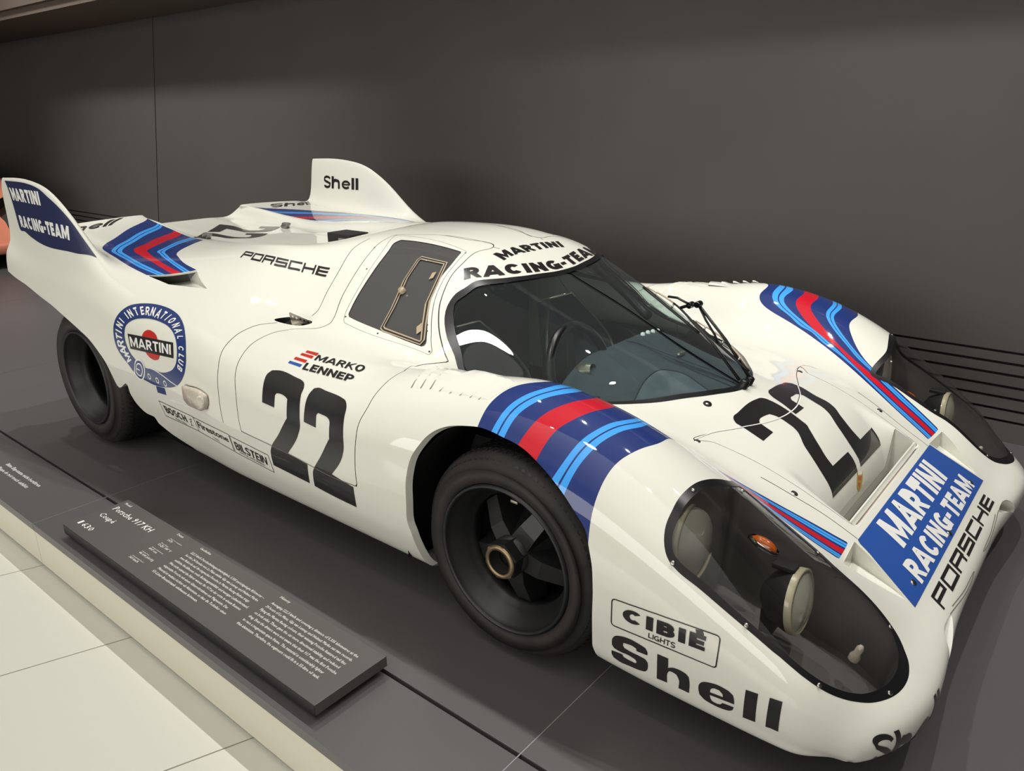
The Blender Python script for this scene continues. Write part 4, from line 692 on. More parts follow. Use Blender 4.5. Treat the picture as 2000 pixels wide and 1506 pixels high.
 'sh_e_hole': [(0.5842, -1.294), (0.5921, -1.2826), (0.603, -1.2782), (0.6096, -1.2837), (0.6106, -1.2943), (0.5825, -1.3055)],
 'sh_l': [(0.6587, -1.2124), (0.6872, -1.1955), (0.6825, -1.3145), (0.6533, -1.3268)],
 'sh_l2': [(0.7184, -1.1795), (0.7314, -1.161), (0.7292, -1.2932), (0.7117, -1.3064)],
 'ring_text': [(-1.7955, -1.1628), (-1.8085, -1.1405), (-1.8263, -1.1222), (-1.8266, -1.0992), (-1.8287, -1.0802), (-1.821, -1.0559), (-1.8077, -1.0352), (-1.7894, -1.0067), (-1.7743, -0.9888), (-1.7467, -0.9669), (-1.7173, -0.9475), (-1.6889, -0.936), (-1.658, -0.9313), (-1.6226, -0.9302), (-1.5919, -0.9332), (-1.5638, -0.939), (-1.5343, -0.9439), (-1.4997, -0.9566), (-1.4733, -0.9742), (-1.4487, -0.9939), (-1.4208, -1.0257), (-1.4108, -1.047), (-1.4053, -1.0645), (-1.4064, -1.0864)],
 'racing_top': [(-0.6201, -0.3046), (-0.5733, -0.2283), (-0.545, -0.1635), (-0.5301, -0.1253), (-0.516, -0.0688), (-0.5082, -0.0055), (-0.5125, 0.0704), (-0.534, 0.1541)],
 'racing_bot': [(-0.5861, -0.3331), (-0.5466, -0.2836), (-0.5146, -0.2291), (-0.503, -0.2002), (-0.4838, -0.1475), (-0.4702, -0.1), (-0.4594, -0.025), (-0.4672, 0.0957), (-0.4815, 0.1504)],
 'martini_top': [(-0.6205, -0.1664), (-0.6255, -0.1092), (-0.6278, -0.0334), (-0.6243, 0.0267), (-0.6218, 0.0693), (-0.6158, 0.1086), (-0.6113, 0.1632)],
 'martini_bot': [(-0.5717, -0.1653), (-0.5817, -0.1011), (-0.5799, -0.041), (-0.5783, -0.0109), (-0.5782, 0.0464), (-0.5766, 0.0781), (-0.5662, 0.1433)],
 'ws_mark': [(-0.0417, -0.1308), (-0.0376, -0.0916), (0.1672, -0.1293), (0.1475, 0.0225)],
 'maker_top': [(-1.6498, -0.4997), (-1.5849, -0.4988), (-1.5656, -0.4993), (-1.5077, -0.4957), (-1.4944, -0.4946), (-1.4354, -0.4839), (-1.4231, -0.4802), (-1.3738, -0.4585), (-1.3669, -0.4547), (-1.3179, -0.4281), (-1.3076, -0.4231), (-1.2564, -0.4057), (-1.2458, -0.4036), (-1.1845, -0.3932)],
 'maker_bot': [(-1.6149, -0.5472), (-1.5371, -0.5443), (-1.4801, -0.5394), (-1.4671, -0.5384), (-1.4133, -0.5246), (-1.4039, -0.522), (-1.3576, -0.4972), (-1.3486, -0.4932), (-1.3019, -0.4643), (-1.2954, -0.4618), (-1.2437, -0.4364), (-1.2351, -0.4333), (-1.1699, -0.4175)],
 'panel_martini_top': [(0.7204, -0.2756), (0.7204, -0.1966), (0.7205, -0.1107), (0.7205, -0.0215), (0.7204, 0.0731), (0.7203, 0.1757), (0.7202, 0.2844)],
 'panel_martini_bot': [(0.7778, -0.2846), (0.7777, -0.2057), (0.7776, -0.1186), (0.7773, -0.0278), (0.777, 0.0678), (0.7766, 0.1715), (0.7761, 0.2824)],
 'panel_racing_top': [(0.7918, -0.3592), (0.7917, -0.2604), (0.7918, -0.1525), (0.7918, -0.0364), (0.7917, 0.0876), (0.7914, 0.2269), (0.7912, 0.3797)],
 'panel_racing_bot': [(0.8412, -0.3638), (0.8406, -0.2622), (0.8403, -0.1527), (0.8399, -0.0349), (0.8394, 0.0914), (0.8387, 0.2337), (0.8384, 0.3915)],
 'nose_maker_top': [(0.8662, -0.3776), (0.8664, -0.2703), (0.8665, -0.1588), (0.8664, -0.0385), (0.8662, 0.0906), (0.8657, 0.2358), (0.8649, 0.3965)],
 'nose_maker_bot': [(0.897, -0.3851), (0.8988, -0.2721), (0.8992, -0.1576), (0.8987, -0.0351), (0.8982, 0.0965), (0.8971, 0.2433), (0.8937, 0.4046)],
 'ring_bar_text_top': [(-1.7513, -1.0727), (-1.7035, -1.0637), (-1.6567, -1.0565), (-1.6111, -1.0503), (-1.5666, -1.0445), (-1.5232, -1.0385), (-1.4812, -1.0319)],
 'ring_bar_text_bot': [(-1.7402, -1.1035), (-1.6913, -1.0949), (-1.6436, -1.0878), (-1.5973, -1.0815), (-1.5523, -1.0753), (-1.5086, -1.0689), (-1.4665, -1.0617)],
 'txt_bosch_top': [(-1.5875, -1.2648), (-1.5609, -1.2643), (-1.5346, -1.2636), (-1.5084, -1.2627), (-1.4825, -1.2614), (-1.4567, -1.2596), (-1.4311, -1.2571)],
 'txt_bosch_bot': [(-1.5729, -1.2884), (-1.5473, -1.2876), (-1.522, -1.2867), (-1.4969, -1.2856), (-1.4719, -1.2841), (-1.447, -1.282), (-1.4221, -1.2793)],
 'txt_bosch2_top': [(-1.5185, -1.2916), (-1.5049, -1.2915), (-1.4913, -1.2913), (-1.4778, -1.291), (-1.4643, -1.2906), (-1.4508, -1.29), (-1.4373, -1.2892)],
 'txt_bosch2_bot': [(-1.5152, -1.2965), (-1.5019, -1.2965), (-1.4887, -1.2965), (-1.4755, -1.2963), (-1.4623, -1.296), (-1.4491, -1.2956), (-1.4359, -1.2949)],
 'fig_bosch_top': [(-1.4056, -1.254), (-1.4016, -1.2532), (-1.3976, -1.2524), (-1.3936, -1.2516), (-1.3896, -1.2507), (-1.3857, -1.2499), (-1.3817, -1.249)],
 'fig_bosch_bot': [(-1.411, -1.2859), (-1.4066, -1.2852), (-1.4022, -1.2846), (-1.3979, -1.2839), (-1.3935, -1.2832), (-1.3891, -1.2825), (-1.3848, -1.2818)],
 'txt_fire_top': [(-1.3537, -1.2432), (-1.3186, -1.237), (-1.284, -1.2311), (-1.2503, -1.2261), (-1.2173, -1.2227), (-1.1853, -1.2208), (-1.1539, -1.2201)],
 'txt_fire_bot': [(-1.3451, -1.2674), (-1.3102, -1.2606), (-1.2761, -1.2542), (-1.2428, -1.2488), (-1.2104, -1.245), (-1.1789, -1.2426), (-1.148, -1.2412)],
 'txt_fire2_top': [(-1.2583, -1.2618), (-1.2515, -1.2609), (-1.2447, -1.2602), (-1.238, -1.2594), (-1.2313, -1.2588), (-1.2247, -1.2582), (-1.218, -1.2577)],
 'txt_fire2_bot': [(-1.2552, -1.2678), (-1.2484, -1.2672), (-1.2417, -1.2666), (-1.2351, -1.2661), (-1.2285, -1.2657), (-1.2219, -1.2653), (-1.2154, -1.265)],
 'txt_bil_top': [(-1.1172, -1.2245), (-1.0855, -1.2245), (-1.0544, -1.2247), (-1.0237, -1.2251), (-0.9935, -1.2256), (-0.9637, -1.2262), (-0.9343, -1.2268)],
 'txt_bil_bot': [(-1.1118, -1.256), (-1.0816, -1.2562), (-1.0518, -1.2567), (-1.0224, -1.2572), (-0.9935, -1.2579), (-0.965, -1.2586), (-0.9368, -1.2594)],
 'txt_bil2_top': [(-1.0992, -1.2585), (-1.075, -1.2592), (-1.051, -1.26), (-1.0273, -1.2608), (-1.0039, -1.2618), (-0.9808, -1.2628), (-0.9579, -1.2639)],
 'txt_bil2_bot': [(-1.0967, -1.2663), (-1.0726, -1.2671), (-1.0487, -1.268), (-1.0251, -1.269), (-1.0017, -1.2701), (-0.9787, -1.2712), (-0.9559, -1.2724)],
 'txt_cibie_top': [(0.381, -1.2134), (0.415, -1.2058), (0.448, -1.1961), (0.48, -1.1841), (0.511, -1.1703), (0.5407, -1.1558), (0.5693, -1.1414)],
 'txt_cibie_bot': [(0.3789, -1.2477), (0.4129, -1.242), (0.4459, -1.2347), (0.478, -1.2253), (0.5092, -1.2137), (0.5395, -1.2002), (0.5688, -1.1855)],
 'txt_lights_top': [(0.4428, -1.2429), (0.4535, -1.2401), (0.4642, -1.2372), (0.4747, -1.2339), (0.4852, -1.2305), (0.4956, -1.2268), (0.5058, -1.2229)],
 'txt_lights_bot': [(0.4416, -1.256), (0.4523, -1.2539), (0.4629, -1.2516), (0.4735, -1.2491), (0.4839, -1.2464), (0.4942, -1.2436), (0.5045, -1.2405)],
 'shell_fin_top': [(-2.8114, 0.774), (-2.749, 0.7737), (-2.6926, 0.7743), (-2.6408, 0.7758), (-2.5915, 0.778), (-2.5434, 0.7809), (-2.496, 0.7853)],
 'shell_fin_bot': [(-2.7916, 0.7462), (-2.7293, 0.7472), (-2.6748, 0.7487), (-2.6249, 0.7504), (-2.5773, 0.7526), (-2.5307, 0.7552), (-2.4844, 0.7586)],
 'shell_tail_top': [(-2.8564, 0.5063), (-2.8563, 0.5267), (-2.8582, 0.5494), (-2.8636, 0.5751), (-2.8713, 0.6037), (-2.8942, 0.6407), (-2.9236, 0.6886)],
 'shell_tail_bot': [(-2.7347, 0.4802), (-2.7332, 0.5032), (-2.7327, 0.5258), (-2.7336, 0.5501), (-2.737, 0.5766), (-2.7412, 0.6047), (-2.757, 0.6408)],
 'fin_martini_top': [(-2.8419, -0.8991), (-2.7766, -0.899), (-2.7169, -0.8979), (-2.6632, -0.8951), (-2.6134, -0.8913), (-2.5668, -0.8864), (-2.5226, -0.8808)],
 'fin_martini_bot': [(-2.789, -0.9241), (-2.7263, -0.9232), (-2.6706, -0.9215), (-2.6201, -0.9188), (-2.5725, -0.9155), (-2.5272, -0.9113), (-2.4838, -0.9062)],
 'fin_racing_top': [(-2.7375, -0.9449), (-2.6344, -0.9419), (-2.5455, -0.9374), (-2.4622, -0.9304), (-2.3869, -0.9193), (-2.3222, -0.9045), (-2.2672, -0.8869)],
 'fin_racing_bot': [(-2.7107, -0.9602), (-2.6137, -0.9579), (-2.528, -0.9547), (-2.4459, -0.9497), (-2.3696, -0.9418), (-2.3021, -0.9305), (-2.2439, -0.9154)],
 'txt_marko_top': [(-0.8313, -0.793), (-0.796, -0.7898), (-0.7613, -0.7866), (-0.7273, -0.7833), (-0.6938, -0.7803), (-0.6605, -0.7781), (-0.6268, -0.7786)],
 'txt_marko_bot': [(-0.8263, -0.823), (-0.7901, -0.8211), (-0.7547, -0.8193), (-0.72, -0.8174), (-0.6857, -0.8158), (-0.6516, -0.8152), (-0.6169, -0.8169)],
 'txt_lennep_top': [(-0.8421, -0.8417), (-0.8047, -0.8396), (-0.7681, -0.8375), (-0.7323, -0.8355), (-0.6971, -0.8335), (-0.6622, -0.8323), (-0.627, -0.8329)],
 'txt_lennep_bot': [(-0.8388, -0.8707), (-0.8007, -0.8684), (-0.7634, -0.866), (-0.727, -0.8636), (-0.6912, -0.8613), (-0.6557, -0.8599), (-0.62, -0.8606)],
}
# ------------------------------------------------------------------ the racing car
car = bpy.data.objects.new('race_car', None); C.objects.link(car); car.location = (-1.0, 0, 0)
car['label'] = 'white number 22 racing coupe with blue, red stripes and tail fins on the platform'; car['category'] = 'car'
def near(n): return [tuple(p) for p in TRACE[n] if p]
def half(n): return np.array([(p[0], abs(p[1])) for p in TRACE[n] if p])
def xyz(n, off=0.0): return place(near(n), off)
sh = Shell()
def vs(s, u=.63):
    Q = surf(np.stack([np.full(300, u), np.linspace(0, 1, 300)], 1)); return float(np.interp(s, np.maximum.accumulate(Q[:, 1]), np.linspace(0, 1, 300)))
# --- holes and parts of the shell
ws = half('windscreen'); ws = ws[np.array([p[1] <= -.06 for p in near('windscreen')])]
wk = int(np.argmax(ws[:, 0] > -.462))
for wk in range(6, len(ws)):
    if ws[wk, 0] > -.47 and ws[wk, 1] > .40: break
low = [(-.425, .560), (-.395, .553), (-.35, .543), (-.29, .528), (-.2, .50), (-.1, .455), (0, .39), (.06, .33), (.12, .255), (.162, .19), (.204, .12), (.23, .055)]
ws = np.concatenate([ws[:wk], [(a, vs(s_, a)) for a, s_ in low]])
ws = np.concatenate([[[-.4495, -.02]], [[-.4495, .006]], ws, [[.241, .006]], [[.241, -.02]]])
ws_poly = np.concatenate([ws[:1], smooth(ws[1:-1], closed=False, n=140), ws[-1:]])
fa = half('front_arch'); fa = np.concatenate([smooth(fa, closed=False, n=140), [[.32, 1.6], [-.262, 1.6]]])
ra_all = half('rear_arch'); k0 = 2
ra = np.concatenate([[[-3.05, GV[-1]*.0+ra_all[1, 1]-.004]], smooth(ra_all[1:14], closed=False, n=80), smooth(ra_all[13:18], closed=False, n=24)])
vbot = lambda z, x: float(np.interp(-z, -surf(np.stack([np.full(200, x), np.linspace(.95, GV[-1], 200)], 1))[:, 2], np.linspace(.95, GV[-1], 200)))
sill_end = [(-1.70, vbot(.245, -1.70)), (-1.62, vbot(.215, -1.62)), (-1.5, vbot(.185, -1.5)), (-1.38, 1.7), (-3.05, 1.7)]
ra = np.concatenate([ra, sill_end])
sh.cut_poly(ws_poly, {'body'}, 'windscreen')
sh.cut_poly(ws_poly, {'windscreen'}, None, off=-.020, outside='seal')
sh.tags = ['windscreen' if t is None else t for t in sh.tags]
sw = smart(half('side_window'), 45)
sh.cut_poly(sw, {'body'}, 'sideglass')
sh.cut_poly(fa, {'body'}, 'front_arch')
sh.cut_poly(ra, {'body'}, 'rear_arch')
lens_poly = smooth(half('lens'), n=150)
sh.cut_poly(lens_poly, {'body'}, 'lens_edge')
sh.cut_poly(lens_poly, {'lens_edge'}, 'lens', off=-.017)
out_poly = np.array([(.600, -.02), (.600, vs(.318)), (.673, vs(.318)), (.673, -.02)])
sh.cut_poly(out_poly, {'body'}, 'outlet')
nc = half('naca_near'); nc = np.array([nc[0]+[0, .004], nc[1], nc[2]])
sh.cut_poly(nc, {'body'}, 'naca')
mh = smooth(half('mouth_hole'), n=60)
sh.cut_poly(mh, {'body'}, 'mouth')
du = half('duct_rear')
sh.cut_poly(du, {'body'}, 'duct')
fl = smooth(half('filler'), n=60)
sh.cut(lambda P: polysdf(P, fl), {'body'}, 'filler', None, ((-1.3, .5), (-.9, 1.0)))
# --- painted stripes over the front fenders: ten boundaries from the wheel arch over the crown to the nose
def fender_line(k):
    n = near('na%d' % k); f = near('fa%d' % k)
    P = surf([(a, abs(b)) for a, b in n]); nn = [(a, abs(b)) for (a, b), p in zip(n, P) if p[1] > .705]
    Q = surf([(a, abs(b)) for a, b in f]); ff = [(a, abs(b)) for (a, b), p in zip(f, Q) if p[1] < .665]
    nn.sort(key=lambda q: -q[1]); ff.sort(key=lambda q: q[0]); kept = []
    for q in ff:
        if not kept or q[0]-kept[-1][0] > .022: kept.append(q)
    L = np.array(nn+kept); L = np.concatenate([L[:1]+(L[:1]-L[1:2])*.35, L])
    L = resample(smooth(L, closed=False, n=120), 120)
    for _ in range(10): L[1:-1] = L[1:-1]*.5+(L[:-2]+L[2:])*.25
    return L
lines = {k: fender_line(k) for k in (0, 1, 4, 5, 6, 7, 10, 11)}
# along the nose the bands run side by side in fixed proportions
frac = {0: 0, 1: .075, 4: .285, 5: .375, 6: .625, 7: .715, 10: .925, 11: 1}
def v_at(L, u): o = L[:, 0].argsort(); return np.interp(u, L[o, 0], L[o, 1])
def tailpart(L): k = int(np.argmax(L[:, 1] < .70)); return L[k:]
A0, A1 = tailpart(lines[0]), tailpart(lines[11])
for k in lines:
    u = lines[k][:, 0]; w = np.where(lines[k][:, 1] < .70, np.clip((u-.42)/.14, 0, 1), 0)
    lines[k] = np.stack([u, lines[k][:, 1]*(1-w)+w*(v_at(A0, u)*(1-frac[k])+v_at(A1, u)*frac[k])], 1)
    lines[k] = resample(lines[k], 120)
lines[2] = lines[1]*.57+lines[4]*.43; lines[3] = lines[1]*.45+lines[4]*.55
lines[8] = lines[7]*.57+lines[10]*.43; lines[9] = lines[7]*.45+lines[10]*.55
sh.cut_poly(np.concatenate([lines[0], lines[11][::-1]]), {'body'}, 'S0')
# which side of a boundary lies towards the front
def bands(prefix, lines, box):
    for k in range(1, 11):
        sgn = 1 if np.sign(sideline(lines[k+1][4:90:4], lines[k])).sum() > 0 else -1
        sh.cut(lambda P, L=lines[k], s=sgn: sideline(P, L)*s, {'%s%d' % (prefix, k-1)}, None, '%s%d' % (prefix, k), box)
        for q, t in enumerate(sh.tags):
            if t is None: sh.tags[q] = '%s%d' % (prefix, k-1)
bands('S', lines, ((-.4, .2), (.9, 1.3)))
tl = {k: resample(smooth(half('tb%d' % k), closed=False, n=90), 70) for k in (0, 1, 4, 5, 6, 7, 10, 11)}
for k in tl: tl[k][0] = tl[k][0]+(tl[k][0]-tl[k][3])*.25
tl[2] = tl[1]*.57+tl[4]*.43; tl[3] = tl[1]*.45+tl[4]*.55; tl[8] = tl[7]*.57+tl[10]*.43; tl[9] = tl[7]*.45+tl[10]*.55
sh.cut_poly(np.concatenate([tl[0], tl[11][::-1]]), {'body'}, 'T0')
bands('T', tl, ((-3.0, .2), (-1.4, 1.1)))
# --- door and front lid with recessed joints
door = smooth(half('door_outline'), n=260); wf = smart(half('window_frame'), 40)
JW = .0028
dpoly = smart(half('door_outline'), 50)
def joint(poly, only, inside, w=JW):
    sh.cut_poly(poly, only, inside)
    sh.cut_poly(poly, only, 'gap', off=w)
joint(dpoly, {'body'}, 'door')
wfp = np.concatenate([smooth(wf[:8], closed=False, n=60), smooth(wf[8:], closed=False, n=50)])
sh.cut_poly(wf, {'door'}, 'window_panel'); sh.cut_poly(wf, {'door'}, 'gap', off=.0016)
ls = half('lid_seam'); keep = ls[:6]                                      # near half of the lid's rear edge, to the centre
lid = np.concatenate([[[ls[5, 0]+.002, -.02]], [[ls[4, 0]+.003, .035]], ls[3::-1], [[.30, .435]], half('lid_seam_near')[:0], [[.42, .408]], [[.55, .383]], [[.672, .366]], [[.672, -.02]]])
lid = np.concatenate([lid[:2], smooth(lid[1:7], closed=False, n=50), lid[7:]])
sh.cut_poly(lid, {'body'}, 'lid'); sh.cut_poly(lid, {'body'}, 'gap', off=.0022)
cap = np.array([(.672, -.02), (.672, .37), (.70, .372), (.85, .372), (.862, .355), (.862, -.02)])
# --- build the pieces
body = shell_piece(sh, 'body', 'body_shell', M['paint'], car)
shell_piece(sh, 'door', 'door', M['paint'], car, sides=(-1,)); shell_piece(sh, 'door', 'door', M['paint'], car, sides=(1,))
wp = shell_piece(sh, 'window_panel', 'window_panel', M['paint'], car, sides=(-1,)); shell_piece(sh, 'window_panel', 'window_panel', M['paint'], car, sides=(1,))
shell_piece(sh, 'lid', 'front_lid', M['paint'], car)
shell_piece(sh, 'gap', 'panel_joint', M['gap'], car, off=-.0025)
nav = {'%s%d' % (p, k) for p in 'ST' for k in (0, 2, 4, 6, 8, 10)}; lig = {'%s%d' % (p, k) for p in 'ST' for k in (1, 3, 7, 9)}
for p, place_ in (('S', 'fender'), ('T', 'tail')):
    for sg in (-1, 1):
        shell_piece(sh, {t for t in nav if t[0] == p}, 'navy_stripe', M['navy'], car, sides=(sg,), label='navy stripe band on the '+place_)
        shell_piece(sh, {t for t in lig if t[0] == p}, 'light_blue_stripe', M['light'], car, sides=(sg,), label='light blue stripe band on the '+place_)
        shell_piece(sh, p+'5', 'red_stripe', M['red'], car, sides=(sg,), label='red stripe band on the '+place_)
screen = shell_piece(sh, 'windscreen', 'windscreen', M['ws'], car, off=-.003)
shell_piece(sh, 'seal', 'windscreen_seal', M['rubber'], car, off=.0012)
rim(sh, {'seal', 'windscreen'}, 'windscreen_edge', M['rubber'], car, lambda P, N: -N*.008)
for sg in (-1, 1):
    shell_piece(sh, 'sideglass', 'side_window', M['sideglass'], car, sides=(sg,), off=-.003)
    ra_ = rim(sh, {'front_arch'}, 'front_arch_lip', M['paint'], car, lambda P, N: np.stack([-P[:, 0]*.02, np.full(len(P), -.02), -(P[:, 2]-.29)*.02], 1), sides=(sg,), edge_ok=lambda p: p[2] > .15)
    rim(sh, {'rear_arch'}, 'rear_arch_lip', M['paint'], car, lambda P, N: np.stack([np.zeros(len(P)), np.full(len(P), -.02), np.zeros(len(P))], 1), sides=(sg,), edge_ok=lambda p: p[2] > .2 and p[0] > -2.84)
    rim(sh, {'sideglass'}, 'window_edge', M['dark'], wp, lambda P, N: -N*.006, sides=(sg,))
# --- black lining behind the cabin skin, roof and doors
lin = [t for t in ('door', 'window_panel', 'body') ]
def lining():
    fs = []
    for k, t in enumerate(sh.tags):
        if t in ('body', 'door', 'window_panel', 'gap'):
            f = sh.faces[k]; a, b = sh.uv[f[0]]
            if -1.35 < a < .28 and b < (.84 if a < -.45 else .62): fs.append(k)
    return fs
keepk = set(lining()); saved = list(sh.tags)
for k in keepk: sh.tags[k] = 'liner'
shell_piece(sh, 'liner', 'cabin_lining', M['liner'], car, off=-.012, flip=True)
sh.tags = saved
# --- head lamp bays under the clear covers
def lamp_bay(sg):
    cover = shell_piece(sh, 'lens', 'lamp_cover', M['lens'], car, sides=(sg,), off=-.001)
    shell_piece(sh, 'lens_edge', 'cover_border', M['rubber'], cover, sides=(sg,), off=.0004)
    cpos = surf(np.array([lens_poly.mean(0)]))[0]
    def deep(P, N, d=1.0):
        Q = P.copy(); c = np.array([cpos[0]-.02, cpos[1]-.01, 0])
        Q[:, :2] = c[:2]+(P[:, :2]-c[:2])*np.stack([np.where(P[:, 0] < c[0], 1.05, .92), np.where(P[:, 1] > c[1], .95, .90)], 1)
        Q[:, 2] = P[:, 2]*.44+.02
        return Q
    ids_tags = {'lens', 'lens_edge'}
    fs = [sh.faces[k] for k, t in enumerate(sh.tags) if t in ids_tags]
    ids = sorted({i for F in fs for i in F}); mp = {i: n for n, i in enumerate(ids)}
    uv = np.array([sh.uv[i] for i in ids]); P = surf(uv); D = deep(P, None)*np.array([1, sg, 1.])
    F = [tuple(mp[i] for i in f) for f in fs]
    if sg > 0: F = [f[::-1] for f in F]
    bay = link('lamp_bay', D, F, M['bucket'], car)
    rim(sh, ids_tags, 'bay_wall', M['bucket'], bay, lambda P, N: deep(P, N)-P, sides=(sg,), steps=4)
    def lamp(c, r, name):
        c = np.array(c)*[1, sg, 1]; ax = Vector((1, -.10*0, .10)).normalized()
        h = link(name, *lathe([(-.07, r*.35), (-.05, r*.75), (-.01, r*1.0), (.0, r*1.04), (.012, r*1.04), (.014, r*.95)], ax, c, 40), M['dark'], car)
        link('rim', *lathe([(.0, r*1.045), (.014, r*1.045), (.016, r*.95), (.010, r*.93)], ax, c, 40), M['lamprim'], h)
        link('reflector', *lathe([(-.055, .004), (-.05, r*.35), (-.03, r*.7), (.004, r*.95)], ax, c, 40), M['reflector'], h)
        link('lamp_bulb', *lathe([(-.05, .012), (-.02, .012), (-.012, .008), (-.01, 0)], ax, c, 16), M['lampglass'], h)
        prof = [(.012+.020*(1-(q/8)**2), max(.0005, r*.96*q/8)) for q in range(9)]
        gl = link('lamp_lens', *lathe(prof, ax, c, 40), M['lampglass'], h)
        link('bracket', *rbox(c[0]-.03, c[1], c[2]+r*1.05, .05, .03, .012), M['dark'], h); link('lamp_foot', *rbox(c[0]-.05, c[1], c[2]-r*.9, .03, .05, .06), M['dark'], h)
        return h
    lamp((.436, .742, .436), .096, 'headlamp'); lamp((.668, .700, .352), .070, 'spot_lamp')
    ic = np.array([.556, .622, .408])
    base = ic*[1, sg, 1]
    ov = lathe([(.0, .001), (.0, .030), (.006, .030), (.010, .027)], (.45, 0, .9), base, 24)
    V = [tuple(np.array(v)*1) for v in ov[0]]
    def squash(Vs): return [(base[0]+(v[0]-base[0])*1.35, base[1]+(v[1]-base[1])*.55, base[2]+(v[2]-base[2])*1.0) for v in Vs]
    ind = link('indicator_base', squash(ov[0]), ov[1], M['chrome'], car)
    ovl = lathe([(.006, .025), (.015, .020), (.020, .010), (.021, .0005)], (.45, 0, .9), base, 24)
    link('indicator_lens', squash(ovl[0]), ovl[1], M['orange'], ind)
    bp_ = np.array([.79, .66*sg, .235])
    bl = link('marker_bulb', *lathe([(0, .012), (.012, .012), (.02, .008), (.035, .008), (.042, .004), (.043, .0005)], (.3, 0, .95), bp_, 14), M['bulb'], car)
    for q in near('lens_screws'):
        p, n = place([(q[0], abs(q[1])*sg)], .001)
        link('cover_screw', *lathe([(0, .0055), (.002, .0052), (.003, .003), (.0028, .0004)], n[0], p[0], 12), M['steel'], cover)
lamp_bay(-1); lamp_bay(1)
# --- radiator outlet in the front lid: the lid curves down into it, a lip closes it at the front
ymax = .318
def lidz(x, y): return float(surf([(x, vs(y))])[0, 2])
zb = .245
link('outlet_floor', [(.595, -ymax, zb+.01), (.595, ymax, zb+.01), (.69, ymax, zb-.01), (.69, -ymax, zb-.01)], [(0, 3, 2, 1)], M['ductdark'], car, smoothf=False)
for sg in (-1, 1):
    link('outlet_side', [(.600, sg*.3185, lidz(.60, .33)), (.673, sg*.3185, lidz(.673, .33)), (.68, sg*.3185, zb-.02), (.598, sg*.3185, zb-.0)], [(0, 1, 2, 3) if sg > 0 else (3, 2, 1, 0)], M['paint'], car, smoothf=False)
yy = np.linspace(-.318, .318, 60); V = [(.6005, y, lidz(.6002, abs(y))+.002) for y in yy]+[(.602, y, zb) for y in yy]
link('outlet_rear_wall', V, [(i, i+1, 61+i, 60+i) for i in range(59)], M['paint'], car)
lipz = lidz(.69, .33)
V = []; F = []
lp = [(.670, lipz-.002), (.662, lipz+.010), (.658, lipz+.010), (.655, lipz+.004), (.664, lipz-.02), (.675, zb-.02)]
for y in (-.318, .318):
    for x, z in lp: V.append((x, y, z))
n = len(lp)
for i in range(n-1): F.append((i, i+1, n+i+1, n+i))
F += [tuple(range(n))[::-1], tuple(range(n, 2*n))]
link('outlet_lip', V, F, M['paint'], car, smoothf=False)
# --- tapered cooling ducts either side of the nose panel
def naca(sg):
    Pn, Nn = place([(a, b*sg) for a, b in nc], 0)
    A, B, T_ = Pn
    n = 12; V, F = [], []
    for i in range(n+1):
        t = i/n; a = A*(1-t)+T_*t; b = B*(1-t)+T_*t; d = .055*(1-t)**1.1
        a0, _ = place([tuple(np.array(nc[0])*(1-t)+np.array(nc[2])*t)*np.array([1, sg])]); b0, _ = place([tuple(np.array(nc[1])*(1-t)+np.array(nc[2])*t)*np.array([1, sg])])
        V += [tuple(a0[0]), tuple(a0[0]-[0, 0, d]), tuple(b0[0]-[0, 0, d*.9]), tuple(b0[0])]
    for i in range(n):
        for j in range(3):
            q = (4*i+j, 4*i+4+j, 4*i+5+j, 4*i+1+j); F.append(q if sg < 0 else q[::-1])
    F.append((0, 1, 2, 3))
    link('nose_duct', V, F, [M['paint']], car, smoothf=False)
naca(-1); naca(1)
# --- brake cooling mouths at the front
for sg in (-1, 1):
    rim(sh, {'mouth'}, 'brake_intake', M['paint'], car, lambda P, N: np.stack([np.full(len(P), -.16), (P[:, 1].mean()-P[:, 1])*.35, (P[:, 2].mean()-P[:, 2])*.35-.01], 1), sides=(sg,), steps=4)
